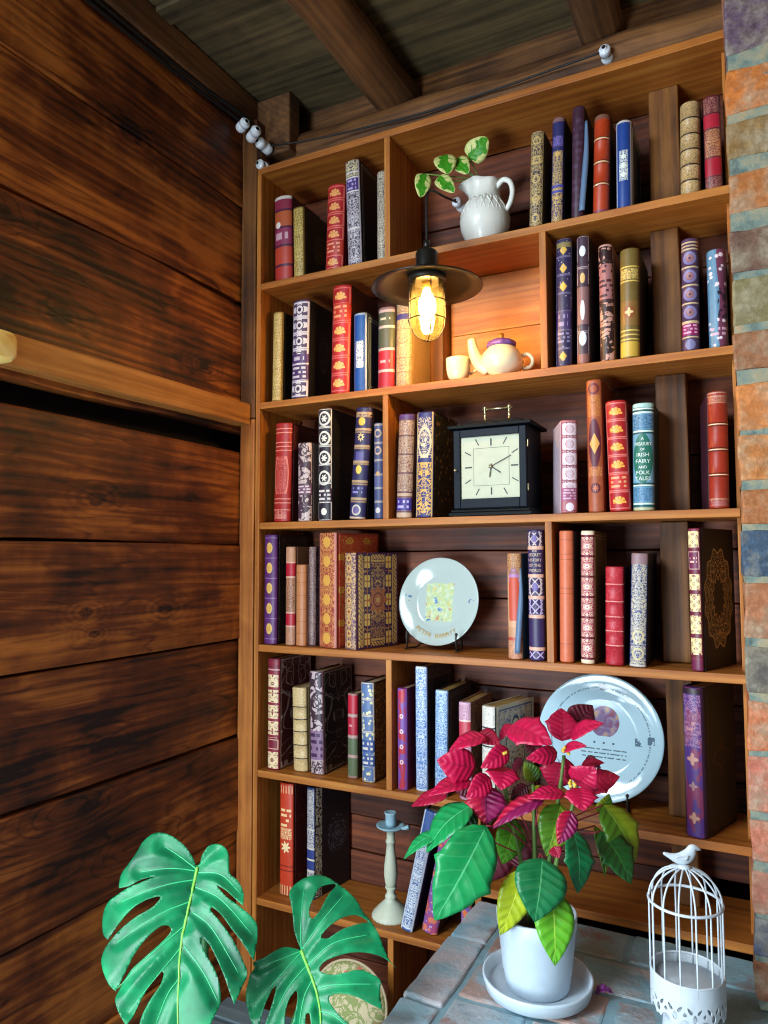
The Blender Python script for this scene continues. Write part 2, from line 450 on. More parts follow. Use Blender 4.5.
bm = bmesh.new(); box(bm, X0+.006, X1, YF, YB-.002, 0, ZT-.075); b = obj('mortar_core', bm, M_mortar, root); b.matrix_parent_inverse = Matrix.Translation((-.59, 0, 0))
tag(root, 'grey-blue weathered brick ledge in the foreground carrying the poinsettia and birdcage', 'ledge')

# ------------------------------------------------------------------ bookcase
case = empty('bookcase', (0, 0, 0))
def shelf(z, x0, x1, name='shelf', d=DEP):
    bm = bmesh.new()
    grid_box(bm, x0, x1, 0, d, z-TH, z, (14, 1, 1), lambda c: Vector((0, mnoise.noise(c*3)*.0015*(1 if c.y < .01 else 0), (mnoise.noise(Vector((c.x*2.5, 0, z*7)))*.0016-.0010 if c.z < z-.002 else 0))))
    return obj(name, bm, M_shelf, case, bevel=.0012)
for k in ('s2', 's3', 's4', 's5', 's6'): shelf(ZS[k], .0135, XR)
shelf(ZS['b1']+.001, 0, XR, 'top_board')
shelf(ZS['s7'], .0135, .60); shelf(ZS['s7r'], .597, XR); shelf(.335, .0135, .60)
bm = bmesh.new(); box(bm, 0, .013, 0, DEP, 0, ZS['b1']-TH); obj('side_panel', bm, M_shelf_v, case, bevel=.001)
bm = bmesh.new(); box(bm, 1.106, XR, .045, DEP, .80, ZS['b1']-TH); obj('side_panel', bm, M_shelf_v, case, bevel=.001)
def divider(x0, zlo, zhi, w=.0145):
    bm = bmesh.new(); box(bm, x0, x0+w, .001, DEP-.002, zlo, zhi-TH); return obj('divider', bm, M_shelf_v, case, bevel=.001)
divider(.373, ZS['s2'], ZS['b1']); divider(.743, ZS['s3'], ZS['s2']); divider(.366, ZS['s4'], ZS['s3'])
divider(.745, ZS['s5'], ZS['s4']); divider(.372, ZS['s6'], ZS['s5']); divider(.582, ZS['s7'], ZS['s6']-.001, .014)
divider(.374, .335, ZS['s7'])
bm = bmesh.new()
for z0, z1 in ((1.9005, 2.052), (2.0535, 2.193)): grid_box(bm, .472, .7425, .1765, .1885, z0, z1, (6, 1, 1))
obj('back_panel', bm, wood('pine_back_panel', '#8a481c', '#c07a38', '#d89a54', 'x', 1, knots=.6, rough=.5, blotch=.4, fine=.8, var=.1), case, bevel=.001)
tag(case, 'tall open pine bookcase filled with ornate books between plank wall and brick pillar', 'bookcase')
# ------------------------------------------------------------------ books
class Spine(Mat):
    """procedural binding: x across (-1..1), v up (0..1), physical half width hw (m) and height h (m)"""
    def __init__(s, name, base, W, H, rough=.45, wear=.10, cover=False):
        super().__init__(name, base, rough)
        u, v, _ = coords('UV'); s.v = v; s.W, s.H = W, H; s.cover = cover
        s.p = u*2-1; s.col = None
        n = enoise(xyz(u*W*1000, v*H*1000, sum(ord(c) for c in name) % 50), .11, 4, .6)
        c = lin(base)
        s.col = emix(n, [q*(1-wear*2.2) for q in c[:3]], [min(1, q*(1+wear*2.2)+.004) for q in c[:3]])
        s.ap = H/W*2             # height in half widths
        s.seed = (sum(ord(c) for c in name) % 37)*1.7
    def lay(s, mask, col): s.col = emix(mask, s.col, col); return s
    def end(s):
        s.set('Base Color', s.col); return s.m
    def bands(s, vs, col, w=.006):
        m = None
        for q in vs:
            k = eabs(s.v-q) < w; m = k if m is None else emax(m, k)
        return s.lay(m, col)
    def block(s, lo, hi, col, x=1.01): return s.lay(band(s.v, lo, hi)*(eabs(s.p) < x), col)
    def cell(s, lo, hi, n):
        """panel coordinates (x,y in half widths, hy half height, mask)"""
        h = (hi-lo)/n; q = frac((s.v-lo)/h)*2-1; hy = h*s.ap/2
        return s.p, q*hy, hy, band(s.v, lo, hi)
    def frames(s, lo, hi, n, col, w=.07, inset=.12):
        x, y, hy, m = s.cell(lo, hi, n)
        a = emax(eabs(x)-(1-inset), eabs(y)-(hy-inset))
        return s.lay(m*band(a, -w, 0), col)
    def filig(s, lo, hi, col, sc=1.6, w=.045, x=.95, n=None, sym=True):
        if n: X, Y, hy, m = s.cell(lo, hi, n); Y = eabs(Y) if sym else Y
        else: X, Y, m = s.p, s.v*s.ap, band(s.v, lo, hi)
        X = eabs(X) if sym else X
        sc *= 1.35; w *= .42
        k = enoise(xyz(X*sc+s.seed, Y*sc, s.seed), 1, 1.5, .5, .8)
        k2 = enoise(xyz(X*sc*1.7+s.seed, Y*sc*1.7, s.seed+5), 1, 1, .5, .3)
        return s.lay(m*(eabs(s.p) < x)*emax(eabs(k-.5) < w, eabs(k2-.56) < w*.7), col)
    def flowers(s, lo, hi, n, col, k=6, size=.6, inner=None, sx=1, dy=0):
        x, y, hy, m = s.cell(lo, hi, n); y = y-dy; x = x*sx
        r = sqrt(x*x+y*y); a = atan2(y, x)
        s.lay(m*(r < size*(.74+.26*1)+(ecos(a*k)*(.26*size)-.26*size)), col)
        if inner: s.lay(m*(r < size*.34), inner)
        return s
    def fans(s, lo, hi, n, col, size=.5):
        x, y, hy, m = s.cell(lo, hi, n); y = y+size*.42
        r = sqrt(x*x*.8+y*y); a = atan2(y, x)
        f = (r < size*(1.1)+ecos(a*9)*(.05*size))*(y > -.06); rays = (ecos(a*9) > -.9)+(r < size*.5)
        s.lay(m*f*emin(rays, 1), col)
        b = (eabs(x) < size*.5)*band(y, -size*.28, -size*.05)
        return s.lay(m*b, col)
    def rings(s, lo, hi, n, col, size=.6, w=.1, sx=1, sy=1):
        x, y, hy, m = s.cell(lo, hi, n); r = sqrt(x*x*sx*sx+y*y*sy*sy)
        return s.lay(m*(eabs(r-size) < w), col)
    def ovals(s, lo, hi, n, col, size=.7, sx=1, sy=1):
        x, y, hy, m = s.cell(lo, hi, n); r = sqrt(x*x*sx*sx+y*y*sy*sy)
        return s.lay(m*(r < size), col)
    def diamonds(s, lo, hi, n, col, size=.6, sx=1, sy=1, ring=None):
        x, y, hy, m = s.cell(lo, hi, n); r = eabs(x)*sx+eabs(y)*sy
        return s.lay(m*((eabs(r-size) < ring) if ring else (r < size)), col)
    def lattice(s, lo, hi, n, col, f=1.5, w=.14):
        x, y, hy, m = s.cell(lo, hi, n)
        a = eabs(frac((x+y)*f*.5)-.5); b = eabs(frac((x-y)*f*.5)-.5)
        return s.lay(m*(eabs(x) < .85)*(eabs(y) < hy-.12)*emax(a < w, b < w), col)
    def edge(s, col, x=.9, w=.06): return s.lay(eabs(eabs(s.p)-x) < w, col)
    def marks(s, lo, hi, rows, col, x=.62, sc=5):
        """worn, unreadable gilding where a title has rubbed off"""
        h = (hi-lo)/rows; q = frac((s.v-lo)/h); n = enoise(xyz(s.p*sc, floor((s.v-lo)/h)*7+s.seed, s.seed), 1, 0)
        return s.lay(band(s.v, lo, hi)*(eabs(s.p) < x)*band(q, .25, .78)*(n > .44), col)
    def speck(s, lo, hi, col, sc=3, th=.3):
        d = evoro(xyz(s.p*sc, s.v*s.ap*sc, s.seed), 1); return s.lay(band(s.v, lo, hi)*(d < th), col)

GOLD = '#c9a050'; PGOLD = '#d8b878'; SILV = '#b9aeb4'; CREAM = '#d8c49a'
M_page = plain('page_edges', '#c9b287', .8)
M_page_gilt = plain('gilt_page_edges', '#a88a4c', .5)
M_ribbon = plain('blue_ribbon_silk', '#5f7896', .5)
M_letter = plain('white_lettering', '#e4efe6', .5)
M_letter_gold = plain('gilt_lettering', '#d9bfa2', .45)

def make_cover_mat(name, base, style, ink, W, H):
    s = Spine(name, base, W, H, .5, cover=True)
    x, y = s.p, (s.v*2-1)*(s.ap/2); hy = s.ap/2
    if style == 'frame':
        a = emax(eabs(x)-.9, eabs(y)-(hy-.1)); s.lay(band(a, -.035, 0), ink); s.lay(band(a, -.12, -.09), ink)
    elif style == 'vine':
        s.filig(.03, .97, ink, 4.2, .028, .92)
    elif style == 'border':
        s.filig(.03, .97, ink, 5.5, .05, .93); a = emax(eabs(x)-.62, eabs(y)-(hy-.36)); s.lay(a < 0, base); s.lay(eabs(a) < .015, ink)
    elif style == 'medallion':
        r = sqrt(x*x*1.15+y*y*.48); a = atan2(y*.7, x)
        rr = r+ecos(a*12)*.05
        s.filig(.02, .98, ink, 6.5, .06, .95); s.lay(rr > .86, base); s.lay(rr < .36, base); s.lay(eabs(rr-.86) < .02, ink); s.lay(eabs(rr-.38) < .02, ink); s.lay(eabs(rr-.62) < .015, ink)
    elif style == 'emblem':
        s.filig(.02, .98, ink, 5.0, .04, .95); a = emax(eabs(x)-.70, eabs(y)-(hy-.28)); s.lay(a < 0, base)
        r = sqrt(x*x*1.6+y*y*9); s.lay(eabs(r-.6) < .07, ink); s.lay((eabs(x)*2.2+eabs(y)*1.1 < .5)*(r > .6), ink)
    elif style == 'ornament':
        r = sqrt(x*x*2.2+y*y*.7); s.filig(.05, .95, ink, 5.0, .05, .95); s.lay(r > .55, base)
    elif style == 'trellis':
        s.filig(.03, .97, ink, 4.5, .05, .9)
        fx = frac(x*1.25+floor((s.v)*7)*.5)*2-1; fy = frac(s.v*7)*2-1; r = sqrt(fx*fx*1.0+fy*fy); a = atan2(fy, fx)
        s.lay(r < .40+ecos(a*6)*.07, '#cf9b3a'); s.lay(band(r, .14, .22), base)
        a = emax(eabs(x)-.93, eabs(y)-(hy-.07)); s.lay(a > 0, '#8e3a22')
    elif style == 'carpet':
        s.filig(.03, .97, '#c99a52', 5.0, .07, .95)
        a = emax(eabs(x)-.72, eabs(y)-(hy-.26)); s.lay(band(a, .06, .2)*(eabs(frac((x+y)*7)-.5) < .3), '#d1a85c'); s.lay(band(a, -.03, .03), '#d1a85c')
        fx = eabs(x); fy = frac(s.v*5)*2-1
        r = emax(eabs(fx-.52)*1.5, eabs(fy)*.32); s.lay(r < .2, '#e2bc62'); s.lay(eabs(r-.24) < .035, '#3a1f4c'); s.lay((eabs(fx-.52) < .02)+(eabs(fy) < .08)*(r < .2), '#b06a3a')
        r2 = sqrt(x*x+y*y); a2 = atan2(y, x); s.lay(r2 < .40+ecos(a2*8)*.07, '#b2663c'); s.lay(r2 < .09, '#c99a52'); s.lay(eabs(r2-.22) < .02, '#5a2a3c')
    elif style == 'floral':
        s.filig(.02, .98, ink, 5.5, .075, 1.01); s.speck(.0, 1, '#b98a5a', 4, .25)
    elif style == 'swirl':
        s.filig(.02, .98, ink, .75, .03, .97); a = emax(eabs(x)-.97, eabs(y)-(hy-.03)); s.lay(band(a, -.05, 0), ink)
    elif style == 'strip':
        s.filig(.01, .99, '#b8ae98', 4.5, .12, .99); s.speck(0, 1, '#8a7448', 4, .22); s.lay(s.p > -.62, base); r = sqrt((x-.25)*(x-.25)*2.2+y*y*1.3); k = enoise(xyz(eabs(x-.25)*5, y*5, 3), 1, 1); s.lay((r < .8)*(eabs(k-.5) < .03), ink)
    elif style == 'tile':
        s.filig(.05, .95, ink, 5.0, .055, .9); a = emax(eabs(x)-.9, eabs(y)-(hy-.08)); s.lay(a > 0, base); s.lay(eabs(a+.04) < .02, ink)
        r = sqrt(x*x*1.4+y*y*.5)+ecos(atan2(y, x)*6)*.05; s.lay(r < .52, base); s.lay(eabs(r-.55) < .02, '#12141c'); s.filig(.3, .7, '#20242e', 6, .05, .4)
    return s.end()

def book(px, z, label, group, spine, base, yb=None, setb=None, depth=.150, cover=None, cov_ink=None, cov='plain', bandv=(), bulge=.0045, yaw=0, page=None, ribbon=None, lettering=None, pscale=1, strip=None):
    """px = (left at the foot, right at the foot, left at the top, right at the top, head y) surveyed on the photo"""
    xlb, xrb, xlt, xrt, yt = px
    zfoot = z
    if setb is None: setb = min(max(at((xlb+xrb)/2, yb, z, 2).y, .008), .05)
    # foot and head of the spine in the plane y = setb
    def x_at(pxx, zz):
        d0 = at(pxx, 512, setb); d1 = at(pxx, 400, setb); t = (zz-d0.z)/(d1.z-d0.z); return d0.x+(d1.x-d0.x)*t
    ztop = at((xlt+xrt)/2, yt, setb).z
    xl, xr = x_at(xlb, z), x_at(xrb, z); tl, tr = x_at(xlt, ztop), x_at(xrt, ztop)
    W = (xr-xl+tr-tl)/2; lean = ((tl+tr)-(xl+xr))/2/(ztop-z); a = math.atan(lean)
    if abs(a) < .012: a = 0
    W *= math.cos(a); H = (ztop-z)/math.cos(a)-abs(math.sin(a))*W*.6
    if setb+depth > .190: depth = .190-setb
    root = empty('book', ((xl+xr)/2, setb, z+.0008+abs(math.sin(a))*W/2), (0, a, yaw))
    tag(root, label, 'book', group)
    # spine
    s = Spine('binding', base, W*1.08, H); m = spine(s); m = s.end() if m is None or m is s else m
    bm = bmesh.new(); uv = bm.loops.layers.uv.new('UVMap'); N = 14; b = min(bulge*1.7, W*.40)
    rows = [(0, -.0014), (.006, -.0003), (.014, 0)]
    for bv in sorted(bandv): rows += [(bv-.011, 0), (bv-.006, .0014), (bv+.006, .0014), (bv+.011, 0)]
    rows += [(.986, 0), (.994, -.0003), (1, -.0014)]
    ring = []
    for v, off in rows:
        r = []
        for i in range(N+1):
            t = -1+2*i/N; yy = b*(1-math.sqrt(1-.93*t*t))/.735
            r.append(bm.verts.new((t*(W/2+(off if off < 0 else 0)), yy-off, v*H)))
        r.append(bm.verts.new((W/2-.0016, b+.006, v*H))); r.append(bm.verts.new((-W/2+.0016, b+.006, v*H)))
        ring.append(r)
    def setuv(f, k, i):
        for lp in f.loops:
            for kk in (k, k+1):
                for ii in range(N+3):
                    if lp.vert is ring[kk][ii]: lp[uv].uv = (min(ii, N)/N if ii <= N else (1 if ii == N+1 else 0), rows[kk][0])
    for k in range(len(rows)-1):
        for i in range(N+3):
            j = (i+1) % (N+3); f = bm.faces.new((ring[k][i], ring[k][j], ring[k+1][j], ring[k+1][i])); f.smooth = i < N
            if i <= N+2:
                us = [min(q, N)/N if q <= N else (1.0 if q == N+1 else 0.0) for q in (i, j, j, i)]
                vs_ = [rows[k][0], rows[k][0], rows[k+1][0], rows[k+1][0]]
                for lp, uu, vv in zip(f.loops, us, vs_): lp[uv].uv = (uu, vv)
    f = bm.faces.new(ring[0][::-1]); f2 = bm.faces.new(ring[-1])
    for ff, vv in ((f, .001), (f2, .999)):
        for lp in ff.loops: lp[uv].uv = (.5, vv)
    obj('spine', bm, m, root)
    # cover boards
    cb = cover if cover else [q*.55 for q in lin(base)[:3]]
    cm = make_cover_mat('cover_cloth', cb, cov, cov_ink or GOLD, depth, H)
    bm = bmesh.new(); uv = bm.loops.layers.uv.new('UVMap')
    y0 = b+.002; t = .0026
    for sx in (-1, 1):
        xa, xb = sorted((sx*W/2, sx*(W/2-t)))
        # board with a hinge groove next to the spine
        _, f1 = box(bm, xa, xb, y0+.007, depth, 0, H)
        g = .0008; xa2, xb2 = sorted((sx*(W/2-g), sx*(W/2-t)))
        _, f2 = box(bm, xa2, xb2, y0, y0+.0075, 0, H)
        for f in f1+f2:
            for lp in f.loops: lp[uv].uv = ((lp.vert.co.y-y0)/(depth-y0), lp.vert.co.z/H)
    obj('cover', bm, cm, root, bevel=.0005)
    bm = bmesh.new(); yy = depth-.004
    vs, fs = box(bm, -W/2+t, W/2-t, b+.0062, yy, .003, H-.0035)
    obj('page_block', bm, page or M_page, root)
    if ribbon:
        bm = bmesh.new(); x = ribbon.get('x', W/2+.003)*1; pts = [(x-.004*0, .006, H*.86), (x+.001, .003, H*.6), (x-.002, .000, H*.35), (x-.006, -.004, H*.06)]
        pp = catmull(pts, 6); w = ribbon.get('w', .005); prev = None
        for i, p in enumerate(pp):
            k = .5+.5*min(1, i/len(pp)*2.2)
            q = [bm.verts.new(p+Vector((-w*k, 0, 0))), bm.verts.new(p+Vector((0, -.0018, 0))), bm.verts.new(p+Vector((w*k, 0, 0)))]
            if prev:
                for c in range(2): bm.faces.new((prev[c], prev[c+1], q[c+1], q[c]))
            prev = q
        r = obj('ribbon', bm, M_ribbon, root, smooth=True, solid=.0006)
    if lettering:
        bm = bmesh.new()
        for txt, vv, size, fit in lettering['lines']:
            me, _ = text_bm(txt, size*W, bm, fit*W)
            for vtx in add_mesh(bm, me, Matrix.Translation((0, 0, vv*H))):
                tt = min(1, abs(vtx.co.x)/(W/2)); vtx.co.y += b*(1-math.sqrt(1-.93*tt*tt))/.735-.0006
        l = obj('lettering', bm, lettering.get('mat', M_letter), root); l['label'] = lettering.get('label', 'white lettering')
    return root

G1, G2, G3, G4, G5, G6 = ('ornate hardback books on the top shelf', 'ornate hardback books on the lamp shelf', 'ornate hardback books on the clock shelf', 'ornate hardback books on the small plate shelf', 'ornate hardback books on the large plate shelf', 'ornate hardback books on the candlestick shelf')
L1, L2, L3, L4, L5, L6 = (ZS[k] for k in ('s2', 's3', 's4', 's5', 's6', 's7'))

# --- top shelf
def f(s): s.block(.0, .17, '#b0342c').block(.20, .40, '#b8402c').block(.43, .62, '#8c2f52').block(.64, .82, '#b4562e').block(.84, .955, '#8a2a44').block(.958, 1, '#cfc4bc').bands([.185, .415, .63, .83], '#4a1a3a', .012); s.marks(.45, .60, 1, '#c8a0a8', .7, 6); s.lay((sqrt((s.p+.35)*(s.p+.35)+((s.v-.66)*s.ap)*((s.v-.66)*s.ap)) < .3), '#e6dcd4')
book((273, 290, 272, 289.5, 196), L1, 'purple, orange and red patchwork book with white head band, leftmost on the top shelf', G1, f, '#6a2440', setb=.012, bulge=.007)
def f(s): s.filig(.02, .98, '#d8bc6a', 2.6, .10, .8); s.edge('#5a4a20', .93, .05)
book((292, 304, 292, 302.5, 207), L1, 'short olive book with gold tooled spine and flower stamped cover on the top shelf', G1, f, '#7d642c', setb=.014, cover='#2c2614', cov='ornament', cov_ink='#6d5c34')
def f(s): s.fans(.02, .98, 6, '#e8a05c', .48).frames(.02, .98, 6, '#d8685a', .10, .04).block(.185, .335, '#b03024').marks(.2, .33, 3, '#e09070', .7)
book((323, 341, 326, 343.5, 184), L1, 'red book with gold shell ornaments in six panels on the top shelf', G1, f, '#a81c20', setb=.012, bandv=(), bulge=.007)
def f(s): s.filig(.0, .70, '#c4bcc0', 1.8, .11, .95).filig(.84, 1, '#d8ca9c', 2.4, .12, .9).block(.70, .83, '#4a3474').marks(.71, .82, 3, '#b8a8d0', .6).bands([.70, .83, .35, .88], '#d8d0cc', .007).edge('#c4bcc0', .93, .06)
book((347, 361, 344, 357.5, 160), L1, 'tallest silver and purple lace patterned book at the left of the top shelf', G1, f, '#4a3e50', setb=.010, cover='#16141a', cov='frame', cov_ink='#8a8890')
def f(s): s.filig(.0, 1, '#cfc2a4', 2.6, .12, .95).edge('#3a3048', .95, .05)
book((376, 385.5, 376, 385.5, 171), L1, 'narrow grey gilt scroll book against the left divider of the top shelf', G1, f, '#4c4150', setb=.014)
def f(s): s.filig(0, 1, '#c6a868', 1.9, .10, .9).rings(.0, 1, 5, '#c6a868', .5, .10).edge('#c6a868', .93, .04)
book((528.5, 541.5, 530.5, 543.5, 131), L1, 'navy book all over gold scrollwork, first book to the right of the white jug', G1, f, '#2a2440', setb=.014, cover='#4a3a2a', depth=.14)
def f(s): s.block(.70, .95, '#28285a').filig(0, .34, '#c8a35c', 2.0, .12, .85).filig(.36, .68, '#b99a5c', 2.4, .14, .8).diamonds(.55, .75, 1, '#c8a35c', .55).filig(.72, .82, '#7a6ab0', 3.4, .12, .8).bands([.35, .30], '#4a4a9a', .012).block(.955, 1, '#7d5a5c')
book((549.5, 563, 552.5, 563.5, 117), L1, 'deep blue book with a golden figure and purple head band on the top shelf', G1, f, '#2c285c', setb=.014, cover='#0e0c18')
def f(s): s.marks(.1, .9, 12, '#4c3048', .9, 2).edge('#553040', .9, .03)
book((570.5, 583, 572, 583.8, 106), L1, 'tall plain dark plum book with a long blue ribbon beside it', G1, f, '#3a1c2e', setb=.014, cover='#120a10', ribbon=dict(w=.006, x=.017))
def f(s): s.bands([.30, .52, .755], '#e0c090', .006).bands([.285, .315, .505, .535, .74, .77], '#5a1c10', .004).speck(.29, .31, '#f0e0c0', 2, .3).block(.95, 1, '#7a5040').block(.0, .045, '#8c4050')
book((592, 607.5, 593, 609.5, 114), L1, 'glossy orange-red leather book with three gold ringed bands on the top shelf', G1, f, '#b23a16', setb=.012, bandv=(.30, .52, .755), bulge=.008, cover='#2a0d08')
def f(s): s.edge('#c8ccd4', .9, .07).filig(.32, .66, '#dfe2d4', 3.4, .13, .55).diamonds(.34, .64, 3, '#e2e4d6', .4).block(.97, 1, '#c0b8b0')
book((616, 631.5, 615, 631, 120), L1, 'royal blue book with a silver emblem and white rounded border on the top shelf', G1, f, '#163c86', setb=.012, cover='#1a2230', cov='frame', cov_ink='#c0c4c8', bulge=.007)
def f(s): s.filig(.0, 1, '#8a6a44', 3.2, .075, .95).bands([.155, .32, .485, .65, .82], '#2a1a12', .008)
book((680.5, 699.8, 679, 699.8, 101), L1, 'tan book with six ribbed panels, right of the stud on the top shelf', G1, f, '#c8a670', setb=.010, bandv=(.155, .32, .485, .65, .82), bulge=.008)
def f(s): s.filig(.02, .98, '#a8705c', 2.8, .09, .95).block(.16, .34, '#a3142a').block(.66, .80, '#b01c30').bands([.15, .35, .65, .81, .5], '#5a1020', .006).filig(.36, .64, '#c88a50', 3, .08, .9)
book((706, 723, 703.5, 721, 95), L1, 'wine red book with gilt floral panels next to the brick pillar on the top shelf', G1, f, '#5e1428', setb=.014, cover='#2e0d1e', yaw=math.radians(4), depth=.13)

# --- lamp shelf
def f(s): s.filig(.02, .98, '#e0c47a', 3, .11, .8).edge('#6a5220', .92, .05)
book((270.5, 280.5, 272, 282, 312), L2, 'narrow golden speckled book at the left end of the lamp shelf', G2, f, '#9a7a3c', setb=.012, cover='#241c10', cov='ornament', cov_ink='#5c4a28')
def f(s): s.frames(.02, .98, 6, '#d4ccd0', .14, .02).flowers(.02, .98, 6, '#d4ccd0', 4, .95, '#4a3050').ovals(.02, .98, 6, '#3e2a48', .5).rings(.02, .98, 6, '#d8d0d0', .3, .1).block(.19, .34, '#4c3060').marks(.2, .33, 3, '#d0c8cc', .8).block(.36, .45, '#54346c').marks(.37, .44, 1, '#c8c0c4', .6)
book((289.5, 306, 291.5, 308, 300), L2, 'silver and purple medallion book beside the narrow golden one on the lamp shelf', G2, f, '#4c3858', setb=.010, cover='#120f14', cov='ornament', cov_ink='#4a4048', bulge=.006)
def f(s): s.fans(.02, .98, 6, '#f0b060', .5).frames(.02, .98, 6, '#d8645a', .10, .04).block(.68, .83, '#c03424').marks(.69, .82, 3, '#e89a70', .7)
book((328.5, 347, 331, 349.5, 285), L2, 'tall red book with gold shell ornaments, left of the lamp on the lamp shelf', G2, f, '#b01c20', setb=.010, bulge=.007, cover='#2a0808')
def f(s): s.edge('#b8c8dc', .92, .06).filig(.30, .64, '#e4e8e0', 3.4, .13, .6).diamonds(.32, .62, 3, '#e4eae4', .42).block(.97, 1, '#8a9ab0')
book((353, 365.5, 353, 365.5, 313), L2, 'bright blue book with a silver emblem under the lamp', G2, f, '#1a4c98', setb=.010, cover='#20304a', cov='frame', cov_ink='#a0acc0')
def f(s): s.block(.49, .74, '#4c5040').block(.77, .94, '#4c5040').block(.02, .20, '#a31c2c').block(.235, .47, '#b01c2c').bands([.215, .48, .755, .95], '#c0a6a4', .016).marks(.83, .88, 1, '#b8b4a4', .6).marks(.30, .36, 1, '#d8a0a0', .6)
book((376, 392.5, 376.8, 393.2, 307), L2, 'green over red banded book, left of the lamp jar', G2, f, '#8a6a68', setb=.010, bulge=.006)
def f(s): s.filig(.0, 1, '#7a5a48', 3.4, .09, .95).block(.70, .76, '#3c3470').bands([.30, .45, .60, .78, .15], '#8a6a50', .005)
book((394, 409.5, 395, 410.5, 291), L2, 'tan lace patterned book lit by the lamp jar in front of it', G2, f, '#cba878', setb=.012, bulge=.006)
def f(s): s.frames(.0, 1, 7, '#6c6284', .10, .02).ovals(.55, .98, 3, '#d2aa48', .36, 1, .8).diamonds(.55, .98, 3, '#d2aa48', .34, .7, .55).ovals(.02, .14, 1, '#d2aa48', .36, 1, .8).diamonds(.02, .14, 1, '#d2aa48', .34, .7, .55).speck(.0, 1, '#b8a8b4', 2.2, .17).block(.29, .43, '#3a2c5c').marks(.3, .42, 2, '#8a80a8', .6).marks(.18, .27, 3, '#8a80a8', .8).block(.93, .97, '#8c7a4c')
book((555, 571, 555.5, 571, 238.5), L2, 'navy book with four gold trefoil panels, right of the lamp shelf divider', G2, f, '#2a2248', setb=.010, bulge=.006)
def f(s): s.frames(.0, 1, 4, '#b0a0a8', .10, .06).block(.30, .60, '#7c5a5c').block(.0, .08, '#8a5a50').ovals(.78, .98, 1, '#dfe3e4', .5, 1, .6).ovals(.32, .52, 1, '#dfe3e4', .34, 1, .22).ovals(.12, .28, 1, '#d8e0e4', .6, 1, .55).ovals(.60, .74, 1, '#c9a86c', .4, 1, .5).bands([.30, .61, .79], '#3a2c3c', .01)
book((576.5, 589, 576, 588.5, 236), L2, 'dark plum book with pale bird shapes and a beaded edge on the lamp shelf', G2, f, '#43303e', setb=.010, cover='#18121a')
def f(s): s.filig(.0, .98, '#2a1418', .55, .16, .95, sym=False).block(.53, .83, '#a06a6a').marks(.54, .83, 7, '#43202c', .95, 3).bands([.29, .51, .52, .85], '#3a2024', .01)
book((600.5, 614, 598, 613, 244), L2, 'dusty pink book with black leaf branches on the lamp shelf', G2, f, '#c08f80', setb=.012, bulge=.006)
def f(s): s.block(.02, .155, '#c9a43e').bands([.175, .215, .255, .70, .83], '#d8b85c', .006).block(.715, .815, '#8a7034').filig(.72, .81, '#dcc070', 3, .12, .9).block(.30, .52, '#84602c').lay(sqrt(s.p*s.p+((s.v-.42)*s.ap)*((s.v-.42)*s.ap)) < .62, '#8c4c26').flowers(.34, .50, 1, '#dcc48c', 4, .45)
book((619.5, 639, 619, 638.5, 248), L2, 'olive gold book with a fleuron on a brown disc on the lamp shelf', G2, f, '#6e5a28', setb=.010, bulge=.008, cover='#181208')
def f(s): s.rings(.26, .90, 4, '#8078a8', .62, .16).rings(.26, .90, 4, '#9a6a6a', .3, .14).bands([.26, .42, .58, .74, .90, .93, .96], '#c8b088', .007).block(.14, .245, '#8c1c58').marks(.15, .24, 3, '#e0a0c0', .8).ovals(.0, .12, 1, '#7a78a0', .6).bands([.125, .25], '#c8b088', .006)
book((682, 699, 680.5, 698, 238), L2, 'violet ring patterned book with cream bands and magenta label on the lamp shelf', G2, f, '#4c3454', setb=.010, bandv=(.26, .42, .58, .74, .90), bulge=.007)
def f(s):
    s.lay(s.p+esin(s.v*9)*.12 > .15, '#6e3650'); s.speck(.62, 1, '#e0cfd8', 1.4, .32).speck(.0, .3, '#e0cfd8', 1.6, .28); s.marks(.12, .22, 2, '#c9a0b4', .9, 6).lay((s.p > .05)*band(s.v, .3, .6)*(enoise(xyz(s.p*2, s.v*14, 3), 1, 1) > .55), '#2c1830')
book((709, 728.5, 705.5, 724.5, 249), L2, 'slate blue book with plum floral edge beside the brick pillar, lamp shelf', G2, f, '#5c84a0', setb=.012, bulge=.008, cover='#4a1a30', cov='frame', cov_ink='#a08090')

# --- clock shelf
def f(s): s.filig(.28, .66, '#d86a5c', 3, .08, .6).rings(.28, .66, 1, '#e07864', .85, .06, 1.1, .33).bands([.94, .90, .80, .76, .72, .23, .19, .12], '#e08a74', .005).filig(.03, .11, '#e0907c', 3, .1, .7)
book((271.5, 288, 274, 290, 423), L3, 'all red leather book at the left end of the clock shelf', G3, f, '#a3201e', setb=.008, cover='#3c0d12', cov='frame', cov_ink='#6a2a2c', bulge=.006)
def f(s): s.filig(.02, 1, '#4a3440', .6, .14, .95, sym=False).block(.34, .47, '#7a5468').marks(.35, .46, 3, '#d8c8cc', .9).bands([.34, .47, .20], '#5a4450', .008)
book((296, 309.5, 296, 309.5, 443), L3, 'short grey-pink book with dark branch scrolls on the clock shelf', G3, f, '#c7b1ac', setb=.010, bulge=.006)
def f(s): s.rings(.29, 1, 4, '#ded8cc', .75, .12).frames(.0, 1, 6, '#d8d2c8', .09, .03).flowers(.29, 1, 4, '#e8e2d0', 6, .44).block(.17, .285, '#3a2838').marks(.175, .28, 3, '#d8d0c8', .85).ovals(.01, .15, 1, '#e8e2d0', .42)
book((317, 330.5, 317, 330.5, 409), L3, 'black and white medallion book with a dark star speckled cover on the clock shelf', G3, f, '#221a26', setb=.008, cover='#0e0d12', cov='vine', cov_ink='#34343c')
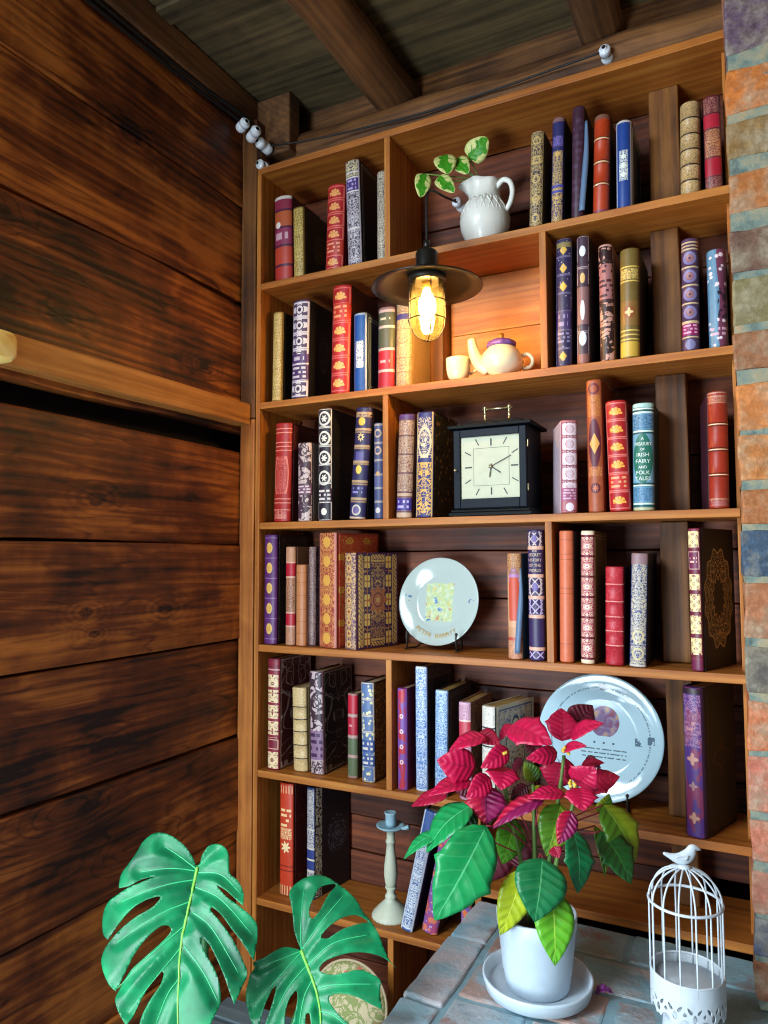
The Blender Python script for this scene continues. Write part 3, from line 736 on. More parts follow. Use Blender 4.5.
def f(s): s.bands([.945, .80, .65, .51, .335, .18], '#b4946c', .011).bands([.915, .775, .63, .49, .31, .155], '#9c7c5c', .007).filig(.92, .94, '#b4946c', 2, .2, .9).ovals(.82, .92, 1, '#e0b43c', .42).flowers(.68, .78, 1, '#d8c07c', 8, .45, '#2a2450').ovals(.40, .48, 1, '#e0c050', .36, 1, .8).block(.52, .60, '#5c5490', .5).ovals(.02, .14, 1, '#cfc4b0', .55).ovals(.03, .13, 1, '#6a5a8a', .4).marks(.22, .29, 2, '#8c88c0', .6).block(.0, .02, '#c0a890')
book((347.5, 363, 354.5, 371, 407), L3, 'navy book with gold bands and a small yellow bell, leaning right on the clock shelf', G3, f, '#2a2450', setb=.008, bulge=.006, cover='#0f0d1a')
def f(s): s.bands([.98, .79, .61, .46, .32, .18], '#a49890', .011).rings(.62, .98, 2, '#c8a888', .6, .14).block(.33, .45, '#5a5c84').ovals(.34, .60, 1, '#c09a64', .4).ovals(.02, .16, 1, '#c8c0b8', .5)
book((373, 382.5, 373, 382.5, 423), L3, 'narrow slate and cream banded book half behind the left divider on the clock shelf', G3, f, '#454a70', setb=.012)
def f(s): s.filig(.25, .94, '#7c5448', 3.0, .10, .95).block(.07, .19, '#3f3080').marks(.08, .18, 2, '#b8a8d8', .7).bands([.20, .245, .06, .43, .61, .79, .945], '#6a4448', .008).block(.95, 1, '#5c3c70')
book((394.5, 410, 397.5, 413, 414), L3, 'tan and violet lace patterned book right of the left divider on the clock shelf', G3, f, '#c1a084', setb=.008, bulge=.006, cover='#5a3c48')
def f(s): s.filig(.02, .52, '#dca84c', 1.5, .11, .8).filig(.56, .95, '#d0b894', 1.3, .08, .8).rings(.56, .86, 1, '#d8c49c', .7, .08, 1, .5).edge('#d0b070', .86, .06).marks(.66, .76, 2, '#e0d0a0', .4, 6)
book((414.5, 432, 416, 433.5, 412), L3, 'indigo book with gold flowers, just left of the black clock', G3, f, '#2a2a66', setb=.006, cover='#12141a', cov='floral', cov_ink='#57521e', bulge=.004)
def f(s): s.rings(.18, .98, 5, '#e4d4d8', .66, .08).filig(.18, .98, '#e4d4dc', 2.4, .14, .9, n=5).flowers(.18, .98, 5, '#d8c4d0', 8, .44).frames(.02, .98, 6, '#8a4450', .10, .03).block(.13, .27, '#a05a78').marks(.14, .26, 4, '#d8b0c0', .8).ovals(.01, .12, 1, '#e8dce4', .5)
book((562, 578, 561.5, 578, 420), L3, 'mauve book with a column of white medallions, right of the black clock', G3, f, '#b0666c', setb=.012, yaw=math.radians(22), depth=.12, bulge=.004, cover='#bba6b0')
def f(s): s.ovals(.34, .70, 1, '#5c2030', .75, 1, .26).diamonds(.41, .62, 1, '#d8a050', .62, 1, .5).ovals(.10, .26, 1, '#5a2028', .6).flowers(.10, .26, 1, '#b8664c', 8, .45).rings(.88, .98, 1, '#6a2430', .55, .12).filig(.72, .88, '#c8803c', 3, .1, .8).edge('#7a3020', .93, .05).filig(.27, .34, '#d08a50', 3, .1, .8)
book((587.5, 604.5, 583.5, 599.5, 380), L3, 'tallest copper brown book with a long plum oval, leaning on the clock shelf', G3, f, '#a0502e', setb=.008, bulge=.006)
def f(s): s.fans(.02, .98, 6, '#f2ac48', .5).frames(.02, .98, 6, '#e0786c', .09, .03).block(.20, .33, '#c42c28').marks(.205, .32, 3, '#e8a070', .7)
book((609, 630.5, 604, 625.5, 400.5), L3, 'red book with gold shell ornaments beside the teal book on the clock shelf', G3, f, '#a8141a', setb=.008, bulge=.007)
def f(s): s.block(.75, .90, '#5f8cae').block(.08, .22, '#5f8cae').filig(.76, .89, '#2f5e7c', 2.6, .10, .9).filig(.09, .21, '#2f5e7c', 2.6, .10, .9).block(.26, .71, '#6d9ab4').lay(sqrt(s.p*s.p*1.05+((s.v-.485)*s.ap*.40)*((s.v-.485)*s.ap*.40)) < .92, '#1c6a58').bands([.235, .735, .91, .065, .945], '#d0e4e0', .008).bands([.248, .72, .93, .045], '#1c4a4c', .008).block(.96, 1, '#a8ccc4').block(.0, .03, '#b8b890')
book((632.5, 654, 631.5, 653, 403), L3, 'teal book with a dark green oval title, left of the stud on the clock shelf', G3, f, '#3c7c80', setb=.008, bulge=.008, cover='#123238',
     lettering=dict(label='white title lettering', lines=[('A', .665, .22, .8), ('TREASURY', .615, .24, .80), ('OF', .565, .17, .8), ('IRISH', .515, .27, .72), ('FAIRY', .455, .27, .78), ('AND', .40, .19, .8), ('FOLK', .35, .27, .72), ('TALES', .295, .27, .78)]))
def f(s): s.bands([.285, .50, .715], '#e4cfa4', .004).bands([.272, .298, .487, .513, .702, .728], '#5a1810', .005).speck(.27, .73, '#f4ead0', .001, .0).bands([.985, .955], '#b08878', .006).filig(.905, .95, '#b8846c', 3, .1, .9).filig(.02, .075, '#a8706c', 3, .1, .9).bands([.08, .9], '#b8846c', .005)
book((710.5, 730.5, 708, 728.5, 391), L3, 'oxblood leather book with three gold bands next to the brick pillar on the clock shelf', G3, f, '#9a2a14', setb=.008, bandv=(.285, .50, .715), bulge=.008, cover='#3c1020', yaw=math.radians(9))

# --- small plate shelf
def f(s): s.ovals(.05, .97, 5, '#e0b868', .36, .8, .55).flowers(.05, .97, 5, '#d8a84c', 5, .48).bands([.05, .234, .418, .60, .785, .97], '#8a6aa0', .004)
book((262.5, 275, 262.5, 275, 535), L4, 'purple book with a column of gold crests, leftmost on the small plate shelf', G4, f, '#5b2566', setb=.010, cover='#221018', cov='vine', cov_ink='#6a5a30')
def f(s): s.block(.70, .83, '#b0182c').block(.20, .32, '#b0182c').filig(.33, .68, '#7a4c34', 2.4, .12, .9).filig(.02, .19, '#a06a54', 3, .1, .9).bands([.69, .84, .19, .33], '#d8a494', .007)
book((284, 293.5, 284, 293.5, 547), L4, 'slim tan and red label book, second from the left end of the small plate shelf', G4, f, '#c08a68', setb=.014)
def f(s): s.bands([.15, .30, .45, .62, .78, .9], '#a8643c', .005)
book((294.5, 304.5, 294, 304, 565), L4, 'short terracotta book with a grey cover in front of the dark mosaic book', G4, f, '#bd7a4c', setb=.012, cover='#9c7c74', cov='frame', cov_ink='#3a2024', depth=.10)
def f(s): s.filig(.0, 1, '#b09080', 3.0, .11, 1)
book((307.5, 314.5, 307.5, 314.5, 547), L4, 'dark plum mosaic patterned book behind the short terracotta one', G4, f, '#3c2040', setb=.030, cover='#402440', cov='floral', cov_ink='#8c7080', depth=.13)
def f(s): s.filig(.0, 1, '#c98a4c', 2.4, .10, .9).ovals(.0, 1, 6, '#d8a048', .42).edge('#c47a6c', .92, .1)
book((316, 337, 316, 337, 533), L4, 'large orange-red book stamped with gold rosettes on the small plate shelf', G4, f, '#96302c', setb=.012, cover='#b4341c', cov='trellis', cov_ink='#c07a3a', bulge=.003, depth=.155, yaw=math.radians(-15))
def f(s): s.filig(.0, 1, '#c8a068', 2.2, .10, .95).ovals(.0, 1, 9, '#c8a060', .40).ovals(.0, 1, 9, '#8a4838', .18)
book((341.5, 356, 341.5, 356, 553), L4, 'purple and gold carpet patterned book left of the small plate', G4, f, '#5a3050', setb=.004, cover='#4a2448', cov='carpet', bulge=.004, depth=.15, yaw=math.radians(-17))
def f(s): s.block(.38, .80, '#bf4630', .72).lay(sqrt(s.p*s.p*1.6+((s.v-.77)*s.ap*.7)*((s.v-.77)*s.ap*.7)) < .9, '#a878a8').block(.36, .77, '#c24a30', .6).filig(.80, 1, '#8a5a28', 3.4, .13, .95).filig(.0, .18, '#a05848', 3, .09, .95).block(.19, .30, '#c08a64').bands([.19], '#b04838', .015)
book((507.5, 522, 506.5, 520.5, 553.5), L4, 'salmon arch patterned book with a blue cover right of the small plate', G4, f, '#cf9a72', setb=.012, cover='#4a6c80', ribbon=dict(w=.006, x=.013))
def f(s): s.rings(.87, .985, 1, '#c9b4ac', .72, .07, 1, .55).rings(.49, .64, 1, '#c9b4ac', .72, .07, 1, .5).rings(.345, .48, 1, '#b4a4c4', .72, .07, 1, .5).lattice(.87, .985, 1, '#c9b4ac', 2.0, .09).lattice(.49, .64, 1, '#c9b4ac', 2.0, .09).lattice(.345, .475, 1, '#b4a4c4', 2.0, .09).lattice(.01, .08, 1, '#b4a4c4', 2.0, .1).bands([.645, .86, .48, .335, .09], '#d8a890', .013).ovals(.49, .63, 1, '#6a5a98', .35, 1, .7).ovals(.88, .98, 1, '#6a5a98', .3, 1, .7)
book((528.5, 544, 525.5, 542.5, 530), L4, 'indigo and gold knotwork book titled as a world history, left of the lower right divider', G4, f, '#33224e', setb=.008, bulge=.006,
     lettering=dict(label='cream title lettering', mat=M_letter_gold, lines=[('THE', .835, .17, .4), ('SECRET', .805, .25, .78), ('HISTORY', .765, .25, .8), ('OF THE', .725, .25, .74), ('WORLD', .685, .25, .74)]))
def f(s): s.bands([.14, .52, .56, .78, .82, .93], '#b0583a', .004)
book((559, 573, 558, 572.5, 531), L4, 'plain salmon coral book right of the lower right divider on the small plate shelf', G4, f, '#cc6a46', setb=.010, cover='#2c1430', bulge=.006)
def f(s): s.frames(.04, .96, 6, '#8c2440', .10, .06).filig(.04, .96, '#a83850', 2.4, .14, .84, n=6).flowers(.04, .96, 6, '#f0dcd0', 8, .40, '#c05060').bands([.04, .193, .347, .5, .653, .807, .96], '#6a1428', .008)
book((580.5, 594, 580, 594, 531), L4, 'cream and crimson tile patterned book with a beaded tan edge on the small plate shelf', G4, f, '#e4cfb0', setb=.008, cover='#7a5c3c', cov='frame', cov_ink='#b89c6c', bulge=.005)
def f(s): s.bands([.20, .345, .49, .645, .82], '#e89a90', .006).filig(.03, .98, '#c43c44', 2.4, .07, .9)
book((605, 623.5, 604.5, 623.5, 567), L4, 'short crimson book with pale ribs on the small plate shelf', G4, f, '#ab1a2a', setb=.010, bandv=(.20, .345, .49, .645, .82), bulge=.006, cover='#3a0c18')
def f(s): s.filig(.02, 1, '#c0b49a', 2.4, .13, .9).rings(.04, .34, 2, '#c8b88c', .6, .1).block(.90, 1, '#8a6c70').block(0, .02, '#c8c4bc')
book((629, 646, 631, 648, 553.5), L4, 'navy book with silver gilt scrolls beside the short crimson ribbed book', G4, f, '#24386e', setb=.006, bulge=.004, cover='#1a1c2c')
def f(s): s.lattice(.08, .98, 6, '#e8d498', 1.6, .16).filig(.1, .98, '#e8d498', 2.6, .12, .9).block(.0, .075, '#6a1e40').block(.70, .845, '#6a1e40').frames(.705, .84, 1, '#d8b0a0', .1, .1).marks(.75, .80, 2, '#e0b0a0', .6).bands([.10, .245, .40, .55, .69, .85], '#6a1e34', .014)
book((690, 703, 686.5, 699.5, 528.6), L4, 'burgundy book with cream knotwork panels and a gold medallion cover, next to the brick pillar', G4, f, '#74243c', setb=.004, cover='#1c0e14', cov='medallion', cov_ink='#b08c54', bulge=.003, depth=.15, yaw=math.radians(-22))

# --- large plate shelf
def f(s): s.lattice(.0, .86, 5, '#ecd2a4', 1.7, .17).filig(.0, .86, '#ecd2a4', 2.6, .14, .85, n=5).block(.17, .285, '#7c2030').frames(.175, .28, 1, '#e0b8a0', .1, .12).bands([.0, .17, .30, .445, .59, .73, .87, .96], '#8c2438', .012).bands([.90], '#d8a0a0', .006)
book((266, 278, 266.5, 278, 659), L5, 'maroon book with cream tile panels at the left end of the large plate shelf', G5, f, '#7a2030', yb=770, cover='#4a1018', cov='swirl', cov_ink='#a8948c', bulge=.004)
def f(s): s.filig(.0, 1, '#b08c58', 3.2, .05, .9).bands([.155, .315, .475, .62, .77], '#2c2620', .006)
book((292, 306, 290.5, 304.5, 688), L5, 'short cream ribbed book, second from the left end of the large plate shelf', G5, f, '#d6bc88', yb=772, bandv=(.155, .315, .475, .62, .77), bulge=.005, cover='#c0a878', depth=.12)
def f(s): s.filig(.42, 1, '#3a2630', .6, .16, .9, sym=False).block(.14, .42, '#8a6a88').marks(.15, .41, 4, '#42284c', .85, 4).filig(.0, .13, '#3a2630', 1.6, .11, .9, sym=False).edge('#6a4c54', .95, .05)
book((309.5, 323, 308, 321.5, 672), L5, 'silver lilac book with dark branches and a black swirled cover on the large plate shelf', G5, f, '#c2acae', yb=775, cover='#141018', cov='swirl', cov_ink='#8a7c78', bulge=.004)
def f(s): s.block(.03, .24, '#5c6a4c').block(.28, .47, '#5c6a4c').block(.51, .72, '#b01c34').block(.76, .98, '#b81c34').bands([.26, .49, .74], '#b89890', .014).marks(.60, .64, 1, '#d8a0a0', .5)
book((346.5, 356.5, 346, 356, 694), L5, 'short red over green banded book on the large plate shelf', G5, f, '#a07a70', yb=779, bulge=.004, cover='#4c3c3c', depth=.12)
def f(s): s.frames(.0, 1, 6, '#cdbfb0', .13, .02).speck(.0, 1, '#e4dca8', 1.6, .34).block(.16, .27, '#3c5690').marks(.17, .26, 2, '#dcd4c8', .8).block(.30, .42, '#3c5690').marks(.31, .41, 2, '#dcd4c8', .8)
book((361, 374, 360, 372.5, 683), L5, 'blue and cream patterned book with a gold flowered cover on the large plate shelf', G5, f, '#5a74a0', yb=783, cover='#241008', cov='floral', cov_ink='#a07c48', bulge=.004, depth=.13)
def f(s): s.block(.02, .98, '#b83040', .62).lay(enoise(xyz(s.p*.9, s.v*7, 2), 1, 2) > .52, '#7c50a0').rings(.2, .8, 4, '#e0c8d0', .28, .12).edge('#8a50a0', .9, .1)
book((396.8, 406.5, 396.8, 406.5, 689), L5, 'purple and pink marbled book right of the divider on the large plate shelf', G5, f, '#9a3c78', setb=.012, bulge=.004, cover='#7a2a5a')
def f(s): s.filig(.02, .98, '#4a7ac0', 2.0, .11, .85).edge('#3c62a8', .94, .05)
book((415.5, 427, 414.5, 427, 667), L5, 'tall white and blue scrollwork book on the large plate shelf', G5, f, '#cfdae4', yb=792, cover='#1e1c30', cov='border', cov_ink='#6a5a58', bulge=.003, depth=.16)
def f(s): s.filig(.02, .98, '#3c6cb0', 2.4, .10, .85).edge('#2c5088', .94, .05)
book((434, 447, 434.5, 447.5, 691), L5, 'blue and white book with a dark cover, shorter neighbour of the tall blue scrollwork book', G5, f, '#b4ccdc', setb=.010, cover='#1c1a26', cov='frame', cov_ink='#5c5058', bulge=.003, depth=.16, page=M_page_gilt)
def f(s): s.block(.62, .80, '#b83848').filig(.0, .6, '#9c5068', 2.6, .1, .9).filig(.82, .98, '#a05a70', 2.6, .08, .9).bands([.61, .81], '#e0c0b0', .008)
book((459, 471, 459, 471, 703), L5, 'lilac pink book with a red label behind the poinsettia', G5, f, '#c8a0b4', setb=.012, cover='#a07a5c', cov='floral', cov_ink='#5a3448', bulge=.003, page=M_page_gilt, depth=.15)
def f(s): s.filig(.0, 1, '#7a828c', 2.8, .05, .9).bands([.40, .59, .78], '#20222c', .008).edge('#20222c', .97, .03)
book((479.5, 495, 479.5, 495, 707), L5, 'cream book with a blue and black tile patterned cover behind the poinsettia', G5, f, '#dcd6c4', setb=.008, cover='#d6cbb0', cov='tile', cov_ink='#4a628c', bulge=.004, page=M_page_gilt, depth=.165, yaw=math.radians(-15))
def f(s): s.lay(enoise(xyz(s.p*1.2, s.v*6, 4), 1, 2) > .5, '#7a2c52').block(.955, .995, '#2a1424').marks(.70, .78, 2, '#c88a78', .6, 4).flowers(.46, .58, 1, '#b88878', 4, .55).flowers(.08, .18, 1, '#c09078', 4, .5).flowers(.30, .38, 1, '#a07878', 4, .4).filig(.6, .95, '#9a6c8c', 2, .1, .85).edge('#2c1230', .9, .1)
book((684, 705.5, 677, 701.5, 688), L5, 'big violet book with black emblem cover beside the brick pillar and large plate', G5, f, '#4c2a72', setb=.004, cover='#0e0b10', cov='emblem', cov_ink='#3c1c20', bulge=.006, depth=.15, yaw=math.radians(-20))

# --- candlestick shelf
def f(s): s.filig(.50, .60, '#f0c890', 3.4, .13, .8).marks(.60, .78, 4, '#f0c890', .75, 3).flowers(.36, .50, 1, '#f0d4a0', 7, .7).block(.0, .09, '#d8a070', 1).lay(band(s.v, .0, .09)*(frac(s.p*2.5) < .5), '#a83018').lay(band(s.v, .91, .98)*(frac(s.p*2.5) < .3), '#e8b080').bands([.22, .26], '#7c2418', .005)
book((278.5, 292, 279.5, 292.5, 784), L6, 'bright orange book with cream lettering marks and a red cover on the candlestick shelf', G6, f, '#c23a1c', yb=896, cover='#4a0c10', cov='vine', cov_ink='#8a4a38', bulge=.003)
def f(s): s.filig(.02, .28, '#c0b8a8', 2, .14, .9).filig(.44, .62, '#c8c0b4', 2, .14, .9).filig(.62, .98, '#c4bcae', 2.4, .13, .9).block(.36, .44, '#2c3c78').block(.26, .34, '#2c3c78').bands([.25, .35, .45, .62], '#c8c0b0', .008)
book((305.5, 314, 305.5, 314, 788), L6, 'navy and silver book with a thick patterned edge beside the bright orange book', G6, f, '#2c3a70', yb=893, cover='#0e0f16', cov='strip', cov_ink='#4c505a', bulge=.002, depth=.15, yaw=math.radians(-9))
def f(s): s.edge('#d0d6e0', .85, .12).frames(.02, .80, 7, '#c8d2e0', .14, .08).filig(.02, .80, '#d8e0e8', 2.2, .13, .7)
book((399.5, 411.5, 424, 437, 812), L6, 'blue and white geometric book leaning right beside the candlestick', G6, f, '#3c5c98', yb=933, cover='#24244c', bulge=.003, depth=.15)
def f(s): s.lay(enoise(xyz(s.p*1.1, s.v*6, 7), 1, 2) > .5, '#8c5aa0').speck(.0, 1, '#e07a5c', 1.1, .38).speck(.0, 1, '#e8d4e0', 2.1, .2)
book((420, 436, 441, 457, 830), L6, 'pink and purple floral book leaning behind the poinsettia leaves', G6, f, '#b04a74', yb=936, cover='#2a141c', bulge=.005, depth=.15)
def f(s): s.lay(enoise(xyz(s.p*1.1, s.v*6, 9), 1, 2) > .52, '#7a5aa8').speck(.0, 1, '#e0743c', 1.0, .42).speck(.0, 1, '#ecdde6', 2.1, .2)
book((460, 471, 460, 471, 822), L6, 'upright lilac and orange floral book against the divider behind the ledge', G6, f, '#b06a80', setb=.010, cover='#2a1020', bulge=.005, depth=.15)
# ------------------------------------------------------------------ pendant lamp
M_black = plain('black_enamel', '#15140f', .38)
M_cord = plain('black_cord', '#0c0b0a', .6)
M_wire = plain('steel_wire', '#2c2820', .45, .2)
def glass_mat():
    m = bpy.data.materials.new('amber_glass'); m.use_nodes = True; nt = m.node_tree; nt.nodes.clear()
    o = nt.nodes.new('ShaderNodeOutputMaterial'); mx = nt.nodes.new('ShaderNodeMixShader'); t = nt.nodes.new('ShaderNodeBsdfTransparent'); g = nt.nodes.new('ShaderNodeBsdfGlossy'); fr = nt.nodes.new('ShaderNodeFresnel')
    t.inputs[0].default_value = lin('#fbf1d2'); g.inputs[0].default_value = (1, .95, .8, 1); g.inputs['Roughness'].default_value = .05; fr.inputs[0].default_value = 1.45
    nt.links.new(fr.outputs[0], mx.inputs[0]); nt.links.new(t.outputs[0], mx.inputs[1]); nt.links.new(g.outputs[0], mx.inputs[2]); tl = nt.nodes.new('ShaderNodeBsdfTranslucent'); tl.inputs[0].default_value = lin('#f2d896'); m2 = nt.nodes.new('ShaderNodeMixShader'); m2.inputs[0].default_value = .012
    nt.links.new(mx.outputs[0], m2.inputs[1]); nt.links.new(tl.outputs[0], m2.inputs[2]); nt.links.new(m2.outputs[0], o.inputs[0])
    return m
M_glass = glass_mat()
def emit(name, col, st):
    m = bpy.data.materials.new(name); m.use_nodes = True; b = m.node_tree.nodes['Principled BSDF']
    b.inputs['Base Color'].default_value = lin(col); b.inputs['Emission Color'].default_value = lin(col); b.inputs['Emission Strength'].default_value = st; return m
M_bulb = emit('glowing_bulb', '#ffd69c', 330)
LX, LY, LZ = .536, -.125, 2.07
lamp = empty('pendant_lamp', (LX, LY, LZ))
bm = bmesh.new()   # shade: double walled dish
lathe(bm, [(.024, .040), (.026, .030), (.055, .022), (.090, .010), (.1165, -.001), (.1175, -.003), (.1165, -.004), (.088, .005), (.055, .017), (.030, .024)], 56)
obj('shade', bm, M_black, lamp, smooth=True)
bm = bmesh.new(); lathe(bm, [(.0, .083), (.010, .083), (.012, .078), (.021, .075), (.0235, .071), (.0235, .038), (.026, .036), (.026, .030), (.0, .030)], 32); obj('socket_cap', bm, M_black, lamp, smooth=True, bevel=.0008)
bm = bmesh.new(); lathe(bm, [(.0, .100), (.006, .099), (.008, .083), (.0, .083)], 20); obj('cord_grip', bm, M_black, lamp, smooth=True)
bm = bmesh.new(); lathe(bm, [(.026, .022), (.0405, .020), (.0405, .011), (.036, .009), (.026, .009)], 40); obj('jar_collar', bm, M_wire, lamp, smooth=True)
bm = bmesh.new()
lathe(bm, [(.0345, .012), (.0345, -.072), (.033, -.086), (.027, -.100), (.016, -.110), (.0, -.1135)], 40)
bmesh.ops.delete(bm, geom=[f for f in bm.faces if len(f.verts) > 4], context='FACES_ONLY'); obj('glass_jar', bm, M_glass, lamp, smooth=True, solid=.0012)
bm = bmesh.new()
for k in range(4):
    a = PI*k/4*2+.62; c, s_ = math.cos(a), math.sin(a)
    tube(bm, [(c*.0385, s_*.0385, .012), (c*.0388, s_*.0388, -.03), (c*.0388, s_*.0388, -.070), (c*.034, s_*.034, -.092), (c*.020, s_*.020, -.1105), (0, 0, -.1185)], .0012, 6, 5)
for z in (-.036, -.074): tube(bm, [(math.cos(2*PI*k/32)*.0398, math.sin(2*PI*k/32)*  .0398, z) for k in range(32)], .0013, 6, closed=True)
obj('wire_cage', bm, M_wire, lamp, smooth=True)
bm = bmesh.new(); lathe(bm, [(.0, .020), (.011, .018), (.011, -.004), (.0, -.006)], 20); obj('bulb_socket', bm, plain('brass_socket', '#8a6a34', .4, .6), lamp, smooth=True)
bm = bmesh.new(); lathe(bm, [(.0, -.0065), (.008, -.008), (.010, -.016), (.0175, -.032), (.0185, -.045), (.0150, -.058), (.0095, -.068), (.006, -.078), (.0, -.0815)], 24); obj('bulb', bm, M_bulb, lamp, smooth=True)
bm = bmesh.new(); tube(bm, [(0, 0, .098), (-.001, .002, .14), (-.002, .008, .200), (-.005, .045, .230), (-.017, .15, .266), (-.036, .268, .312), (-.043, .306, .324)], .0026, 8, 6); obj('cord', bm, M_cord, lamp, smooth=True)
tag(lamp, 'black pendant lamp with a wide shade and lit caged glass jar, hanging before the bookcase', 'lamp')

# ------------------------------------------------------------------ porcelain insulators and wires
M_porc = plain('white_porcelain', '#dfe6ec', .2)
def knob(p, d, L=.030, r=.0135, label='', flange=True):
    bm = bmesh.new()
    lathe(bm, [(.0, -.001), (r*.34, -.001), (r*.36, -.005), (r*.40, -.005), (r*.42, .0), (r*.86, .0006), (r, .004), (r*.98, L*.36), (r*.66, L*.42), (r*.66, L*.52), (r*.98, L*.58), (r, L*.94), (r*.9, L), (.0, L)], 28)
    for f_ in bm.faces:
        if max(math.hypot(v.co.x, v.co.y) for v in f_.verts) < r*.37: f_.material_index = 1
    q = Vector(d).to_track_quat('Z', 'Y')
    for v in bm.verts: v.co = q @ v.co
    o = obj('insulator', bm, [M_porc, M_dark], smooth=True); o.location = p
    tag(o, label, 'insulator', 'white porcelain wire insulators'); return o
def atw(px, py, x): return at(px, py, x, 0)
knob(at(246, 122, -.050), Vector((-.9, .42, -.04)), label='white porcelain knob insulator highest on the corner, nearest the plank wall', L=.034)
knob(at(257, 129.5, -.045), Vector((-.86, .5, -.06)), label='second white porcelain knob insulator down, just right of the highest one in the corner', L=.044)
knob(at(258.5, 141.5, -.010), Vector((.12, 1, -.1)), label='white porcelain knob insulator with a wire tied to it, in the corner above the bookcase', L=.042, r=.0145)
knob(at(258.7, 163.5, -.008), Vector((.1, 1, .05)), label='lowest white porcelain knob insulator, beside the top left corner of the bookcase', L=.030, r=.0125)
knob(at(604, 48.5, .045), Vector((.05, 1, -.1)), label='white porcelain knob insulator on the beam above the right of the bookcase', L=.045, r=.0125)
knob(at(455.5, 201, .150), Vector((.12, 1, -.1)), label='white porcelain insulator on the back boards behind the jug', L=.042, r=.0120)
def wire(name, pts, r, label):
    bm = bmesh.new(); tube(bm, pts, r, 8, 6); o = obj(name, bm, M_cord, smooth=True); tag(o, label, 'cable', 'black electric wires along the beams'); return o
wire('cable', [(-.038, -1.3, 2.640), (-.038, -.7, 2.645), (-.037, -.25, 2.650), (-.020, -.03, 2.655), tuple(at(250, 124, -.03))], .0045, 'upper black cable running along the top of the plank wall')
wire('cable', [(-.040, -1.3, 2.624), (-.040, -.7, 2.630), (-.040, -.25, 2.637), (-.030, -.03, 2.643), tuple(at(252, 132, -.025))], .0045, 'lower black cable running along the top of the plank wall')
wire('cable', [tuple(at(266, 146, .02)), tuple(at(290, 143.5, .02)), tuple(at(330, 136, .045)), tuple(at(380, 124, .060)), tuple(at(420, 114, .060)), tuple(at(500, 88, .060)), tuple(at(565, 65, .055)), tuple(at(602, 52, .048))], .0024, 'thin black wire strung between insulators along the log above the bookcase')

# pale peg sticking out of the rail at the left
M_peg = wood('pale_peg_wood', '#e8bc58', '#f6d478', '#fae6a6', 'x', 1, rough=.5, blotch=.2, var=0)
bm = bmesh.new()
def sq(a, r): c, s_ = math.cos(a), math.sin(a); k = (abs(c)**4+abs(s_)**4)**-.25; return r*k*c, r*k*s_
rings = []
for xx, r in ((-.030, .0255), (.02, .0255), (.050, .026), (.060, .0235), (.064, .019)):
    rings.append([bm.verts.new((xx, sq(2*PI*k/28, r)[0], sq(2*PI*k/28, r)[1])) for k in range(28)])
for a_, b_ in zip(rings, rings[1:]):
    for k in range(28): bm.faces.new((a_[k], a_[(k+1) % 28], b_[(k+1) % 28], b_[k]))
bm.faces.new(rings[0][::-1]); bm.faces.new(rings[-1])
pp = at(2, 345, .055, 0)
o = obj('coat_peg', bm, M_peg, rail, smooth=True, bevel=.001); o.location = (0, pp.y, pp.z); o['label'] = 'pale rounded wooden peg'

# ------------------------------------------------------------------ white jug with a cutting
M_jug = Mat('white_glazed_ceramic', '#e2e2d8', .25); x, y, z = coords(); n = enoise(xyz(x, y, z), 45, 1, .5, 1.5); M_jug.bump(n, .25, .002); M_jug = M_jug.m
JX, JY, JZ = .606, .052, ZS['s2']+.0024
jug = empty('jug', (JX, JY, JZ))
prof = [(.0, 0), (.036, 0), (.038, .004), (.044, .014), (.0535, .038), (.056, .056), (.052, .076), (.042, .094), (.034, .108), (.0325, .120), (.035, .136), (.038, .148)]
bm = bmesh.new()
def lip(r, z, a):
    k = max(0, (z-.100)/.05); sp = math.exp(-((math.atan2(math.sin(a-PI*1.04), math.cos(a-PI*1.04)))/.42)**2)
    return r*(1+.62*k*k*sp+.05*k*math.sin(a*6))
rings = lathe(bm, prof, 48, wob=lip)
bmesh.ops.delete(bm, geom=[f_ for f_ in bm.faces if len(f_.verts) > 4 and f_.calc_center_median().z > .1], context='FACES_ONLY')
for v in rings[-1]:
    a = math.atan2(v.co.y, v.co.x); sp = math.exp(-((math.atan2(math.sin(a-PI*1.04), math.cos(a-PI*1.04)))/.42)**2)
    v.co.z += .010*math.cos(2*(a-PI*.2))*.5+sp*-.004
# moulded leaf relief running round the belly
obj('body', bm, M_jug, jug, smooth=True, solid=.0035)
bm = bmesh.new(); tube(bm, [(.030, -.006, .128), (.047, -.010, .139), (.063, -.012, .130), (.069, -.012, .108), (.064, -.011, .084), (.051, -.008, .066)], [.0062, .0056], 12, 6); obj('handle', bm, M_jug, jug, smooth=True)
bm = bmesh.new()
for k in range(7):
    a = -PI/2-.9+k*.33; 
    for q in range(2):
        r0 = .0395; pts = []
        for t in range(5):
            zz = .100-t*.0085-(q*.003); rr = (.0422+(.094-zz)*.56 if zz > .076 else .0522+(.076-zz)*.2)+.0008 if zz < .094 else .0385+(.100-zz)*.6
            aa = a+(.05+.055*t)*(1 if q else -1); pts.append((rr*math.cos(aa), rr*math.sin(aa), zz))
        tube(bm, pts, [.0034, .0014], 6, 3)
obj('leaf_relief', bm, M_jug, jug, smooth=True)
tag(jug, 'white glazed jug with moulded leaves holding a variegated cutting on the top shelf', 'jug')

